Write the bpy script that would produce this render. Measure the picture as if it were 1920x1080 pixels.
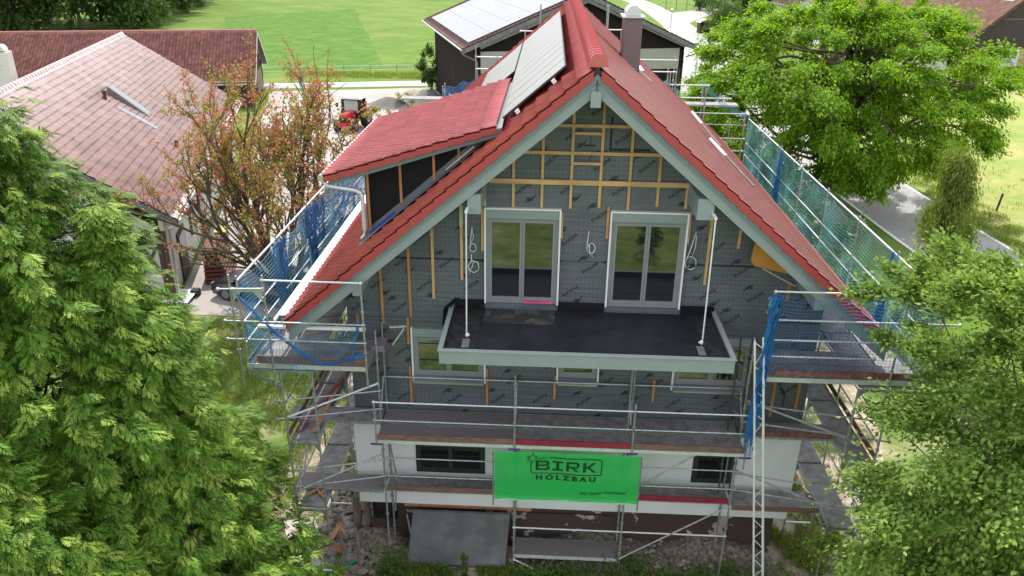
import bpy, math, random
import numpy as np
from mathutils import Vector, Matrix
R = math.radians
rng = np.random.default_rng(7)
random.seed(7)
for o in list(bpy.data.objects): bpy.data.objects.remove(o)
scene = bpy.context.scene
COL = scene.collection

# ---------------------------------------------------------------- camera
cam_d = bpy.data.cameras.new('camera'); cam = bpy.data.objects.new('camera', cam_d); COL.objects.link(cam)
cam.matrix_world = Matrix(((0.99876464, -0.03020374, 0.03945802, -0.93015),
                           (0.04836692, 0.40881184, -0.91133612, -16.71639),
                           (0.01139485, 0.91211875, 0.40976767, 7.45502),
                           (0, 0, 0, 1)))
cam_d.sensor_width = 36.0; cam_d.lens = 36.0 * 1458.74 / 1920.0
cam_d.clip_start = 0.1; cam_d.clip_end = 3000
scene.camera = cam
scene.render.resolution_x = 1024; scene.render.resolution_y = 576

# ---------------------------------------------------------------- world, sun, exposure
SUN_AZ, SUN_EL = R(-7), R(57)          # azimuth from +y towards +x
w = bpy.data.worlds.new('World'); scene.world = w; w.use_nodes = True
nt = w.node_tree; nt.nodes.clear()
sky = nt.nodes.new('ShaderNodeTexSky'); sky.sky_type = 'NISHITA'; sky.sun_disc = False
sky.sun_elevation = SUN_EL; sky.sun_rotation = SUN_AZ; sky.air_density = 1.2; sky.dust_density = 2.5
tc = nt.nodes.new('ShaderNodeTexCoord'); mp = nt.nodes.new('ShaderNodeMapping'); mp.inputs['Scale'].default_value = (1, 1, 2.4)
no = nt.nodes.new('ShaderNodeTexNoise'); no.inputs['Scale'].default_value = 2.2; no.inputs['Detail'].default_value = 5; no.inputs['Roughness'].default_value = .55
rp = nt.nodes.new('ShaderNodeValToRGB'); rp.color_ramp.elements[0].position = .36; rp.color_ramp.elements[1].position = .56
mx = nt.nodes.new('ShaderNodeMix'); mx.data_type = 'RGBA'
mx.inputs[7].default_value = (11.5, 11.8, 12.4, 1)   # sunlit cloud
bg = nt.nodes.new('ShaderNodeBackground'); bg.inputs['Strength'].default_value = .128
wo = nt.nodes.new('ShaderNodeOutputWorld')
L = nt.links.new
L(tc.outputs['Generated'], mp.inputs[0]); L(mp.outputs[0], no.inputs['Vector']); L(no.outputs[0], rp.inputs[0])
sx = nt.nodes.new('ShaderNodeSeparateXYZ'); hz = nt.nodes.new('ShaderNodeMapRange'); hz.interpolation_type = 'SMOOTHSTEP'   # pale haze towards the horizon
hz.inputs['From Min'].default_value = 0; hz.inputs['From Max'].default_value = .45; hz.inputs['To Min'].default_value = 1; hz.inputs['To Max'].default_value = 0
mh = nt.nodes.new('ShaderNodeMix'); mh.data_type = 'RGBA'; mh.inputs[7].default_value = (10.5, 10.6, 10.7, 1)
L(tc.outputs['Generated'], sx.inputs[0]); L(sx.outputs[2], hz.inputs[0]); L(hz.outputs[0], mh.inputs[0])
L(rp.outputs[0], mx.inputs[0]); L(sky.outputs[0], mx.inputs[6]); L(mx.outputs[2], mh.inputs[6]); L(mh.outputs[2], bg.inputs[0]); L(bg.outputs[0], wo.inputs[0])
sd = bpy.data.lights.new('sun', 'SUN'); so = bpy.data.objects.new('sun', sd); COL.objects.link(so)
sd.energy = 3.7; sd.angle = R(.53); sd.color = (1, .955, .89)
sv = Vector((math.sin(SUN_AZ) * math.cos(SUN_EL), math.cos(SUN_AZ) * math.cos(SUN_EL), math.sin(SUN_EL)))
so.rotation_euler = sv.to_track_quat('Z', 'Y').to_euler()
scene.view_settings.view_transform = 'Standard'; scene.view_settings.look = 'None'
scene.view_settings.exposure = .50; scene.view_settings.gamma = 1; scene.view_settings.use_curve_mapping = False

# ---------------------------------------------------------------- materials
MATS = {}
def mat(name, col, rough=.7, metal=0., var=.15, scale=3., bump=0., bscale=None, col2=None, ior=1.5, stretch=(1, 1, 1), alpha=None, spec=None, coords='Object', coat=0., detail=4, c2pos=(.4, .65)):
    if name in MATS: return MATS[name]
    m = bpy.data.materials.new(name); m.use_nodes = True; t = m.node_tree; n = t.nodes; l = t.links.new
    b = n['Principled BSDF']; b.inputs['Roughness'].default_value = rough; b.inputs['Metallic'].default_value = metal
    b.inputs['IOR'].default_value = ior
    if coat: b.inputs['Coat Weight'].default_value = coat; b.inputs['Coat Roughness'].default_value = .15
    if spec is not None: b.inputs['Specular IOR Level'].default_value = spec
    tc = n.new('ShaderNodeTexCoord'); mp = n.new('ShaderNodeMapping'); mp.inputs['Scale'].default_value = stretch
    l(tc.outputs[coords], mp.inputs[0])
    ns = n.new('ShaderNodeTexNoise'); ns.inputs['Scale'].default_value = scale; ns.inputs['Detail'].default_value = detail
    l(mp.outputs[0], ns.inputs['Vector'])
    rp = n.new('ShaderNodeValToRGB'); e = rp.color_ramp.elements
    if col2 is None:
        e[0].position = .3; e[1].position = .7
        e[0].color = (*[c * (1 - var) for c in col], 1); e[1].color = (*[min(1, c * (1 + var)) for c in col], 1)
    else:
        e[0].position, e[1].position = c2pos; e[0].color = (*col, 1); e[1].color = (*col2, 1)
    l(ns.outputs[0], rp.inputs[0]); l(rp.outputs[0], b.inputs['Base Color'])
    if bump:
        n2 = n.new('ShaderNodeTexNoise'); n2.inputs['Scale'].default_value = bscale or scale * 6; n2.inputs['Detail'].default_value = 3
        l(mp.outputs[0], n2.inputs['Vector'])
        bp = n.new('ShaderNodeBump'); bp.inputs['Strength'].default_value = bump; bp.inputs['Distance'].default_value = .05
        l(n2.outputs[0], bp.inputs['Height']); l(bp.outputs[0], b.inputs['Normal'])
    MATS[name] = m; return m

def tile_mat(name, col, rough, var=.2, dark=(.05, .03, .03), moss=0., spec=.5, coat=0., ju=0., jv=0., jf=.6, jc=(.1, .05, .045)):
    """roof tiles: a random tone per tile (UV holds the tile index) plus weather stains"""
    m = bpy.data.materials.new(name); m.use_nodes = True; t = m.node_tree; n = t.nodes; l = t.links.new
    b = n['Principled BSDF']; b.inputs['Roughness'].default_value = rough; b.inputs['Specular IOR Level'].default_value = spec
    if coat: b.inputs['Coat Weight'].default_value = coat; b.inputs['Coat Roughness'].default_value = .22; b.inputs['Coat IOR'].default_value = 1.9 if coat < 1 else 2.2
    uv = n.new('ShaderNodeTexCoord'); fl = n.new('ShaderNodeVectorMath'); fl.operation = 'FLOOR'; l(uv.outputs['UV'], fl.inputs[0])
    wn = n.new('ShaderNodeTexWhiteNoise'); wn.noise_dimensions = '2D'; l(fl.outputs[0], wn.inputs['Vector'])
    rp = n.new('ShaderNodeValToRGB'); e = rp.color_ramp.elements
    e[0].color = (*[c * (1 - var) for c in col], 1); e[1].color = (*[min(1, c * (1 + var)) for c in col], 1)
    l(wn.outputs['Value'], rp.inputs[0])
    ns = n.new('ShaderNodeTexNoise'); ns.inputs['Scale'].default_value = .55; ns.inputs['Detail'].default_value = 6; ns.inputs['Roughness'].default_value = .7
    l(uv.outputs['Object'], ns.inputs['Vector'])
    r2 = n.new('ShaderNodeValToRGB'); r2.color_ramp.elements[0].position = .5; r2.color_ramp.elements[1].position = .75
    l(ns.outputs[0], r2.inputs[0])
    ml = n.new('ShaderNodeMath'); ml.operation = 'MULTIPLY'; ml.inputs[1].default_value = moss; l(r2.outputs[0], ml.inputs[0])
    mi = n.new('ShaderNodeMix'); mi.data_type = 'RGBA'; l(ml.outputs[0], mi.inputs[0]); l(rp.outputs[0], mi.inputs[6]); mi.inputs[7].default_value = (*dark, 1)
    last = mi.outputs[2]
    if ju or jv:      # dirt lying in the joints between tiles
        fr = n.new('ShaderNodeVectorMath'); fr.operation = 'FRACTION'; l(uv.outputs['UV'], fr.inputs[0]); sp = n.new('ShaderNodeSeparateXYZ'); l(fr.outputs[0], sp.inputs[0])
        a_ = n.new('ShaderNodeMath'); a_.operation = 'LESS_THAN'; a_.inputs[1].default_value = ju; l(sp.outputs[0], a_.inputs[0])
        b_ = n.new('ShaderNodeMath'); b_.operation = 'LESS_THAN'; b_.inputs[1].default_value = jv; l(sp.outputs[1], b_.inputs[0])
        h_ = n.new('ShaderNodeMath'); h_.operation = 'MULTIPLY'; h_.inputs[1].default_value = .62; l(a_.outputs[0], h_.inputs[0])
        c_ = n.new('ShaderNodeMath'); c_.operation = 'MAXIMUM'; l(h_.outputs[0], c_.inputs[0]); l(b_.outputs[0], c_.inputs[1])
        n5 = n.new('ShaderNodeTexNoise'); n5.inputs['Scale'].default_value = 1.1; n5.inputs['Detail'].default_value = 4; l(uv.outputs['Object'], n5.inputs['Vector'])
        m5 = n.new('ShaderNodeMapRange'); m5.inputs['From Min'].default_value = .35; m5.inputs['From Max'].default_value = .6; m5.inputs['To Min'].default_value = .35 * jf; m5.inputs['To Max'].default_value = jf; l(n5.outputs[0], m5.inputs[0])
        d_ = n.new('ShaderNodeMath'); d_.operation = 'MULTIPLY'; l(c_.outputs[0], d_.inputs[0]); l(m5.outputs[0], d_.inputs[1])
        m2 = n.new('ShaderNodeMix'); m2.data_type = 'RGBA'; l(d_.outputs[0], m2.inputs[0]); l(last, m2.inputs[6]); m2.inputs[7].default_value = (*jc, 1); last = m2.outputs[2]
    l(last, b.inputs['Base Color']); MATS[name] = m
    return m

def leaf_mat(name, col, col2, trans=.35, rough=.55):
    m = bpy.data.materials.new(name); m.use_nodes = True; t = m.node_tree; n = t.nodes; l = t.links.new
    b = n['Principled BSDF']; b.inputs['Roughness'].default_value = rough; b.inputs['Specular IOR Level'].default_value = .2
    g = n.new('ShaderNodeNewGeometry'); rp = n.new('ShaderNodeValToRGB'); e = rp.color_ramp.elements
    e[0].color = (*col, 1); e[1].color = (*col2, 1); e[0].position = .1; e[1].position = .95
    tcn = n.new('ShaderNodeTexCoord'); ns = n.new('ShaderNodeTexNoise'); ns.inputs['Scale'].default_value = .9; l(tcn.outputs['Object'], ns.inputs['Vector'])
    ad = n.new('ShaderNodeMath'); ad.operation = 'ADD'; l(g.outputs['Random Per Island'], ad.inputs[0]); l(ns.outputs[0], ad.inputs[1])
    mu = n.new('ShaderNodeMath'); mu.operation = 'MULTIPLY'; mu.inputs[1].default_value = .62; l(ad.outputs[0], mu.inputs[0])
    l(mu.outputs[0], rp.inputs[0]); l(rp.outputs[0], b.inputs['Base Color'])
    tr = n.new('ShaderNodeBsdfTranslucent'); ms = n.new('ShaderNodeMixShader'); ms.inputs[0].default_value = trans
    hs = n.new('ShaderNodeHueSaturation'); hs.inputs['Hue'].default_value = .485; hs.inputs['Saturation'].default_value = 1.1; hs.inputs['Value'].default_value = 1.5
    l(rp.outputs[0], hs.inputs['Color']); l(hs.outputs[0], tr.inputs[0])
    l(b.outputs[0], ms.inputs[1]); l(tr.outputs[0], ms.inputs[2]); l(ms.outputs[0], n['Material Output'].inputs[0])
    MATS[name] = m; return m

T_RED = tile_mat('new_red_tile', (.44, .074, .068), .38, .15, moss=.0, coat=.35)
T_REDB = tile_mat('dormer_red_tile', (.44, .076, .080), .30, .15, moss=.0, coat=.6)
T_VERGE = tile_mat('verge_shaded_tile', (.33, .048, .046), .5, .08)  # same red tile, darkened to hold the shade of the verge faces
T_PINK = tile_mat('neighbour_glare_tile', (.80, .48, .465), .26, .12, moss=.25, dark=(.30, .20, .18), coat=1., ju=.30, jv=.16, jf=.9, jc=(.16, .085, .08))  # red tile made paler: sky glare is put into the base colour
T_BROWN = tile_mat('weathered_brown_tile', (.24, .09, .075), .7, .35, moss=.55, dark=(.12, .07, .06))
T_RBARN = tile_mat('faded_barn_tile', (.36, .19, .15), .7, .2, moss=.35, dark=(.22, .13, .11))
T_DARKBR = tile_mat('dark_brown_tile', (.16, .085, .075), .6, .3, moss=.2)
GREEN_PAINT = mat('sage_green_paint', (.235, .285, .285), .5, var=.04)
GREY_PAINT = mat('grey_blue_paint', (.17, .21, .23), .5, var=.05)
SOFFIT = mat('soffit_boards', (.16, .14, .12), .7, var=.15, scale=2)
TIMBER = mat('batten_timber', (.52, .33, .14), .65, var=.22, scale=1.5, stretch=(4, 4, 1.2), bump=.15)
TIMBER_H = mat('batten_timber_h', (.52, .33, .14), .65, var=.22, scale=1.5, stretch=(1.2, 4, 4), bump=.15)
TIMBER_O = mat('batten_timber_orange', (.42, .20, .085), .7, var=.2, scale=2, stretch=(4, 4, 1.2))
WHITE = mat('white_paint', (.78, .78, .77), .5, var=.03)
PLASTER = mat('white_insulation_plaster', (.74, .75, .77), .8, var=.05, scale=.8, bump=.03)
FRAME = mat('grey_window_frame', (.22, .235, .25), .4, var=.04)
DFRAME = mat('anthracite_frame', (.03, .035, .04), .4, var=.05)
ALU = mat('aluminium', (.62, .63, .65), .3, metal=.8, var=.05)
GALV = mat('galvanised_steel', (.36, .385, .40), .42, metal=.55, var=.3, scale=14, detail=6)
GALVL = mat('bright_galvanised', (.60, .62, .64), .4, metal=.4, var=.12, scale=8)
GIRDER = mat('white_aluminium_tube', (.80, .81, .82), .35, metal=.2, var=.04)
DECK = mat('scaffold_deck', (.17, .155, .158), .75, var=.3, scale=5, bump=.1, col2=(.32, .30, .295), c2pos=(.35, .75), detail=8)
DECKL = mat('splattered_deck', (.17, .15, .15), .7, scale=22, bump=.1, col2=(.36, .34, .33), c2pos=(.60, .74), detail=9)
TOE_B = mat('brown_toe_board', (.17, .10, .075), .8, var=.4, scale=5, stretch=(1, 4, 6), detail=8, bump=.2)
TOE_R = mat('red_toe_board', (.22, .014, .035), .6, var=.25, scale=6)
TOE_D = mat('worn_red_board', (.16, .045, .045), .75, scale=9, col2=(.20, .13, .12), detail=8)
BLACKF = mat('black_membrane', (.008, .008, .010), .7, var=.4, scale=1.4, bump=.35, bscale=4, spec=.2)
ROOFING = mat('black_bitumen_membrane', (.010, .011, .018), .6, scale=2.2, col2=(.022, .023, .032), bump=.06, detail=8)
DUSTY = mat('dusty_mat', (.035, .034, .034), .85, scale=3.5, col2=(.15, .145, .14), c2pos=(.50, .80), detail=10, bump=.1)
CRINK = mat('crinkled_membrane', (.028, .027, .028), .42, scale=5, var=.5, bump=.8, bscale=9)
BLUE = mat('blue_net_cord', (.02, .16, .42), .6, var=.35, scale=3)
BLUEL = mat('pale_blue_net_cord', (.10, .32, .50), .6, var=.4, scale=1.2)
TEAL = mat('teal_net_cord', (.12, .42, .48), .6, var=.4, scale=1.2)
INK = mat('black_print', (.014, .017, .020), .7, var=.1)
ORANGE = mat('orange_ply', (.50, .24, .04), .6, var=.1)
CHIM = mat('chimney_cladding', (.15, .115, .12), .5, var=.05)
DARKWOOD = mat('dark_barn_boards', (.020, .015, .014), .9, var=.45, scale=4, stretch=(6, 6, .25), bump=.3, spec=.12)
DARKWOODL = mat('weathered_barn_boards', (.055, .042, .037), .85, var=.4, scale=4, stretch=(6, 6, .3), bump=.3)
GREYWOOD = mat('grey_weathered_beam', (.16, .16, .155), .8, var=.25, scale=4)
LIGHTBAND = mat('translucent_sheet_band', (.33, .33, .29), .6, var=.06)
LIME = mat('lime_render', (.55, .55, .48), .9, var=.08, scale=1)
TANW = mat('tan_render', (.50, .34, .19), .9, var=.1)
OLDWOOD = mat('half_timber', (.075, .045, .035), .8, var=.3)
CONC = mat('yard_concrete', (.335, .305, .28), .9, scale=.25, var=.10, bump=.1, bscale=8, detail=8)
ASPH = mat('pale_asphalt', (.325, .308, .302), .9, scale=.6, var=.06, bump=.15, bscale=30, detail=8)
ROADLINE = mat('road_marking', (.75, .75, .74), .8, var=.05)
GRAVEL = mat('gravel_grey', (.17, .16, .15), .95, scale=18, var=.5, bump=1, bscale=30, detail=8)
SAND = mat('dry_sandy_soil', (.36, .29, .20), .95, scale=5, col2=(.52, .46, .38), bump=.6, bscale=12, detail=9)
SLABC = mat('concrete_slab', (.42, .38, .33), .85, scale=1.2, var=.12, bump=.1)
FORM = mat('dark_formwork_panel', (.085, .085, .09), .6, scale=1.6, col2=(.17, .17, .175), detail=10, c2pos=(.38, .72), bump=.05)
STAKE = mat('weathered_stake', (.20, .165, .13), .9, var=.35, scale=5, stretch=(4, 4, .5), bump=.4)
RUB = mat('rubber', (.02, .02, .02), .8, var=.2)
CARB = mat('black_car_paint', (.006, .006, .007), .35, coat=.25, var=.1)
CARBL = mat('dark_blue_van_paint', (.012, .02, .05), .25, coat=1., var=.1)
VANW = mat('white_van_paint', (.75, .76, .78), .3, var=.03)
VBLUE = mat('blue_tarp', (.05, .06, .22), .5, var=.1)
TRED = mat('tractor_red', (.45, .015, .02), .35, var=.05, coat=.6)
GLASSD = mat('dark_glass', (.012, .014, .015), .04, ior=1.6, var=.1)
WGLASS = mat('coated_window_glass', (.010, .012, .014), .01, ior=2.35, var=.1)
PANEL = mat('solar_glass', (.14, .132, .128), .34, ior=1.5, var=.10, scale=.8, coat=.12)
PANELW = mat('solar_glass_pale', (.15, .16, .18), .34, ior=1.6, var=.08, scale=.5, coat=.2)
BARK = mat('bark', (.115, .088, .068), .9, var=.35, scale=6, bump=.4)
BARKL = mat('grey_bark', (.17, .14, .115), .9, var=.3, scale=6, bump=.4)
L_CON = leaf_mat('cypress_leaf', (.008, .038, .004), (.145, .29, .028), .22)
L_CON2 = leaf_mat('cypress_leaf_light', (.07, .17, .015), (.39, .50, .09), .30)
L_WAL = leaf_mat('walnut_leaf', (.04, .13, .008), (.25, .42, .030), .45)
L_BUSH = leaf_mat('hazel_leaf', (.04, .125, .016), (.29, .41, .09), .38)
L_WEEP = leaf_mat('weeping_leaf', (.06, .12, .015), (.20, .26, .05), .35)
L_FOR = leaf_mat('forest_leaf', (.018, .045, .010), (.085, .135, .03), .3)
L_RED = leaf_mat('copper_leaf', (.28, .095, .045), (.50, .25, .14), .4)
L_YG = leaf_mat('yellow_green_leaf', (.14, .17, .03), (.30, .30, .07), .4)
L_SHR = leaf_mat('shrub_leaf', (.03, .08, .02), (.12, .20, .04), .35)
L_FLOW = mat('elder_flower', (.62, .60, .45), .8, var=.1)
L_GRASS = leaf_mat('grass_blade', (.09, .15, .02), (.25, .31, .07), .4)

def membrane_mat():
    m = bpy.data.materials.new('dotted_facade_membrane'); m.use_nodes = True; t = m.node_tree; n = t.nodes; l = t.links.new
    b = n['Principled BSDF']; b.inputs['Roughness'].default_value = .62
    tc = n.new('ShaderNodeTexCoord'); sp = n.new('ShaderNodeSeparateXYZ'); l(tc.outputs['Object'], sp.inputs[0])
    def mth(op, a, bb=None, c=None):
        k = n.new('ShaderNodeMath'); k.operation = op
        for i, v in enumerate((a, bb, c)):
            if v is None: continue
            if isinstance(v, (int, float)): k.inputs[i].default_value = v
            else: l(v, k.inputs[i])
        return k.outputs[0]
    fx = mth('SUBTRACT', mth('FRACT', mth('MULTIPLY', sp.outputs[0], 1 / .102)), .5)
    fz = mth('SUBTRACT', mth('FRACT', mth('MULTIPLY', sp.outputs[2], 1 / .110)), .5)
    d = mth('SQRT', mth('ADD', mth('MULTIPLY', fx, fx), mth('MULTIPLY', mth('MULTIPLY', fz, fz), 1.6)))
    dot = mth('LESS_THAN', d, .15)
    band = mth('GREATER_THAN', mth('FRACT', mth('MULTIPLY', sp.outputs[2], 1 / 1.42)), .22)
    dot = mth('MULTIPLY', dot, band)
    ns = n.new('ShaderNodeTexNoise'); ns.inputs['Scale'].default_value = 1.3; ns.inputs['Detail'].default_value = 5; l(tc.outputs['Object'], ns.inputs['Vector'])
    rp = n.new('ShaderNodeValToRGB'); rp.color_ramp.elements[0].position = .3; rp.color_ramp.elements[1].position = .72
    rp.color_ramp.elements[0].color = (.084, .100, .114, 1); rp.color_ramp.elements[1].color = (.120, .138, .152, 1)
    l(ns.outputs[0], rp.inputs[0])
    mi = n.new('ShaderNodeMix'); mi.data_type = 'RGBA'; l(dot, mi.inputs[0]); l(rp.outputs[0], mi.inputs[6]); mi.inputs[7].default_value = (.030, .037, .045, 1)
    l(mi.outputs[2], b.inputs['Base Color'])
    mp = n.new('ShaderNodeMapping'); mp.inputs['Scale'].default_value = (.7, 1, 6); l(tc.outputs['Object'], mp.inputs[0])
    n2 = n.new('ShaderNodeTexNoise'); n2.inputs['Scale'].default_value = 1.6; n2.inputs['Detail'].default_value = 5; l(mp.outputs[0], n2.inputs['Vector'])
    bp = n.new('ShaderNodeBump'); bp.inputs['Strength'].default_value = .6; bp.inputs['Distance'].default_value = .06
    l(n2.outputs[0], bp.inputs['Height']); l(bp.outputs[0], b.inputs['Normal']); return m
MEMBRANE = membrane_mat()

def ground_mat(name, stops, scale, bump=.3, bscale=12., patch=None, rough=.95):
    m = bpy.data.materials.new(name); m.use_nodes = True; t = m.node_tree; n = t.nodes; l = t.links.new
    b = n['Principled BSDF']; b.inputs['Roughness'].default_value = rough; b.inputs['Specular IOR Level'].default_value = .15
    tc = n.new('ShaderNodeTexCoord')
    ns = n.new('ShaderNodeTexNoise'); ns.inputs['Scale'].default_value = scale; ns.inputs['Detail'].default_value = 10; ns.inputs['Roughness'].default_value = .62
    l(tc.outputs['Object'], ns.inputs['Vector'])
    rp = n.new('ShaderNodeValToRGB'); cr = rp.color_ramp
    while len(cr.elements) > 1: cr.elements.remove(cr.elements[0])
    cr.elements[0].position = stops[0][0]; cr.elements[0].color = (*stops[0][1], 1)
    for p, c in stops[1:]:
        e = cr.elements.new(p); e.color = (*c, 1)
    l(ns.outputs[0], rp.inputs[0])
    n3 = n.new('ShaderNodeTexNoise'); n3.inputs['Scale'].default_value = bscale * .5; n3.inputs['Detail'].default_value = 6; l(tc.outputs['Object'], n3.inputs['Vector'])
    mr = n.new('ShaderNodeMapRange'); mr.inputs['To Min'].default_value = .72; mr.inputs['To Max'].default_value = 1.28; l(n3.outputs[0], mr.inputs[0])
    vm = n.new('ShaderNodeVectorMath'); vm.operation = 'SCALE'; l(rp.outputs[0], vm.inputs[0]); l(mr.outputs[0], vm.inputs['Scale'])
    l(vm.outputs[0], b.inputs['Base Color'])
    n2 = n.new('ShaderNodeTexNoise'); n2.inputs['Scale'].default_value = bscale; n2.inputs['Detail'].default_value = 5; l(tc.outputs['Object'], n2.inputs['Vector'])
    bp = n.new('ShaderNodeBump'); bp.inputs['Strength'].default_value = bump; bp.inputs['Distance'].default_value = .12
    l(n2.outputs[0], bp.inputs['Height']); l(bp.outputs[0], b.inputs['Normal'])
    return m
MEADOW = ground_mat('meadow_grass', [(.30, (.080, .150, .016)), (.46, (.105, .175, .026)), (.56, (.125, .19, .035)), (.70, (.165, .20, .052))], .11, .5, 1.6)
PATCH = ground_mat('clover_patch', [(.35, (.055, .135, .015)), (.55, (.082, .165, .022)), (.66, (.12, .185, .036))], .35, .5, 2)
PASTURE = ground_mat('dry_pasture', [(.34, (.17, .26, .050)), (.52, (.26, .29, .085)), (.66, (.37, .32, .14))], .12, .35, 3)
LAWN = ground_mat('patchy_lawn', [(.36, (.075, .13, .025)), (.50, (.13, .19, .05)), (.60, (.22, .24, .10)), (.70, (.36, .33, .20))], .55, .6, 6)
SITE = ground_mat('site_soil', [(.36, (.045, .075, .02)), (.44, (.10, .12, .045)), (.50, (.30, .245, .17)), (.62, (.47, .41, .32))], .8, .8, 9)
def stone_mat():
    m = bpy.data.materials.new('crumbling_plaster_base'); m.use_nodes = True; t = m.node_tree; n = t.nodes; l = t.links.new
    b = n['Principled BSDF']; b.inputs['Roughness'].default_value = .9
    tc = n.new('ShaderNodeTexCoord'); ns = n.new('ShaderNodeTexNoise'); ns.inputs['Scale'].default_value = 1.15; ns.inputs['Detail'].default_value = 9; ns.inputs['Roughness'].default_value = .6
    l(tc.outputs['Object'], ns.inputs['Vector'])
    sp = n.new('ShaderNodeSeparateXYZ'); l(tc.outputs['Object'], sp.inputs[0])
    rp = n.new('ShaderNodeValToRGB'); cr = rp.color_ramp; cr.elements[0].color = (.060, .036, .032, 1); cr.elements[0].position = .565
    e = cr.elements.new(.575); e.color = (.36, .32, .29, 1); cr.elements[-1].color = (.42, .39, .36, 1)
    l(ns.outputs[0], rp.inputs[0]); l(rp.outputs[0], b.inputs['Base Color'])
    bp = n.new('ShaderNodeBump'); bp.inputs['Strength'].default_value = .7; bp.inputs['Distance'].default_value = .05; l(ns.outputs[0], bp.inputs['Height']); l(bp.outputs[0], b.inputs['Normal'])
    return m
STONE = stone_mat()
def banner_mat():
    m = bpy.data.materials.new('green_banner_fabric'); m.use_nodes = True; t = m.node_tree; n = t.nodes; l = t.links.new
    b = n['Principled BSDF']; b.inputs['Roughness'].default_value = .45; b.inputs['Base Color'].default_value = (.03, .62, .13, 1)
    tr = n.new('ShaderNodeBsdfTranslucent'); tr.inputs[0].default_value = (.03, .80, .14, 1); ms = n.new('ShaderNodeMixShader'); ms.inputs[0].default_value = .45
    l(b.outputs[0], ms.inputs[1]); l(tr.outputs[0], ms.inputs[2])
    tp = n.new('ShaderNodeBsdfTransparent'); m3 = n.new('ShaderNodeMixShader'); m3.inputs[0].default_value = .10; l(ms.outputs[0], m3.inputs[1]); l(tp.outputs[0], m3.inputs[2]); l(m3.outputs[0], n['Material Output'].inputs[0]); return m
BANNER = banner_mat()

# ---------------------------------------------------------------- mesh helpers
def wloc(o):
    v = Vector((0, 0, 0))
    while o is not None: v += o.location; o = o.parent
    return v
class MB:
    def __init__(s): s.v = []; s.f = []; s.uv = None
    def add(s, vs, fs):
        n = len(s.v); s.v += [tuple(v) for v in vs]; s.f += [tuple(i + n for i in f) for f in fs]; return s
    def box(s, x0, x1, y0, y1, z0, z1):
        vs = [(x, y, z) for z in (z0, z1) for y in (y0, y1) for x in (x0, x1)]
        return s.add(vs, [(0, 2, 3, 1), (4, 5, 7, 6), (0, 1, 5, 4), (1, 3, 7, 5), (3, 2, 6, 7), (2, 0, 4, 6)])
    def bar(s, p, q, w, h, up=(0, 0, 1)):
        p = Vector(p); q = Vector(q); d = (q - p).normalized(); up = Vector(up)
        if abs(d.dot(up)) > .98: up = Vector((0, 1, 0))
        r = d.cross(up).normalized(); u = r.cross(d)
        c = [(-w / 2, -h / 2), (w / 2, -h / 2), (w / 2, h / 2), (-w / 2, h / 2)]
        vs = [p + r * a + u * b for a, b in c] + [q + r * a + u * b for a, b in c]
        return s.add(vs, [(0, 1, 2, 3), (7, 6, 5, 4), (0, 4, 5, 1), (1, 5, 6, 2), (2, 6, 7, 3), (3, 7, 4, 0)])
    def tube(s, pts, r, n=8, r2=None):
        pts = [Vector(p) for p in pts]; N = len(pts); rings = []
        for i, p in enumerate(pts):
            d = (pts[min(i + 1, N - 1)] - pts[max(i - 1, 0)])
            if d.length < 1e-9: d = Vector((0, 0, 1))
            d.normalize(); up = Vector((0, 0, 1)) if abs(d.z) < .95 else Vector((1, 0, 0))
            a = d.cross(up).normalized(); b = d.cross(a)
            rr = r if r2 is None else r + (r2 - r) * i / (N - 1)
            rings += [p + (a * math.cos(2 * math.pi * k / n) + b * math.sin(2 * math.pi * k / n)) * rr for k in range(n)]
        fs = [(i * n + k, i * n + (k + 1) % n, (i + 1) * n + (k + 1) % n, (i + 1) * n + k) for i in range(N - 1) for k in range(n)]
        fs += [tuple(range(n))[::-1], tuple((N - 1) * n + k for k in range(n))]
        return s.add(rings, fs)
    def prism(s, poly, axis, a, b):
        """poly 2D in the two other axes (in xyz order), extruded along axis from a to b"""
        def P(p, t):
            return {'x': (t, p[0], p[1]), 'y': (p[0], t, p[1]), 'z': (p[0], p[1], t)}[axis]
        n = len(poly); vs = [P(p, a) for p in poly] + [P(p, b) for p in poly]
        fs = [tuple(range(n)), tuple(range(2 * n - 1, n - 1, -1))] + [(i, i + n, (i + 1) % n + n, (i + 1) % n) for i in range(n)]
        return s.add(vs, fs)
    def ball(s, c, rx, ry, rz, nu=10, nv=6, jit=0):
        vs = []; fs = []
        for j in range(nv + 1):
            for i in range(nu):
                t = math.pi * j / nv; a = 2 * math.pi * i / nu; k = 1 + random.uniform(-jit, jit)
                vs.append((c[0] + rx * k * math.sin(t) * math.cos(a), c[1] + ry * k * math.sin(t) * math.sin(a), c[2] + rz * k * math.cos(t)))
        for j in range(nv):
            for i in range(nu): fs.append((j * nu + i, (j + 1) * nu + i, (j + 1) * nu + (i + 1) % nu, j * nu + (i + 1) % nu))
        return s.add(vs, fs)
    def build(s, name, m, parent=None, label=None, local=False, smooth=False, origin=None):
        me = bpy.data.meshes.new(name); off = Vector((0, 0, 0))
        if not local:
            if parent is not None: off = wloc(parent)
            elif origin is not None: off = Vector(origin)
        me.from_pydata([(v[0] - off.x, v[1] - off.y, v[2] - off.z) for v in s.v], [], s.f)
        if s.uv is not None:
            ul = me.uv_layers.new(name='UVMap'); ul.data.foreach_set('uv', np.array(s.uv, np.float32).ravel())
        me.materials.append(m); o = bpy.data.objects.new(name, me); COL.objects.link(o)
        if not smooth:
            pass
        else: me.shade_smooth()
        if parent is not None: o.parent = parent
        elif origin is not None: o.location = origin
        if label: o['label'] = label
        return o
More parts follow.
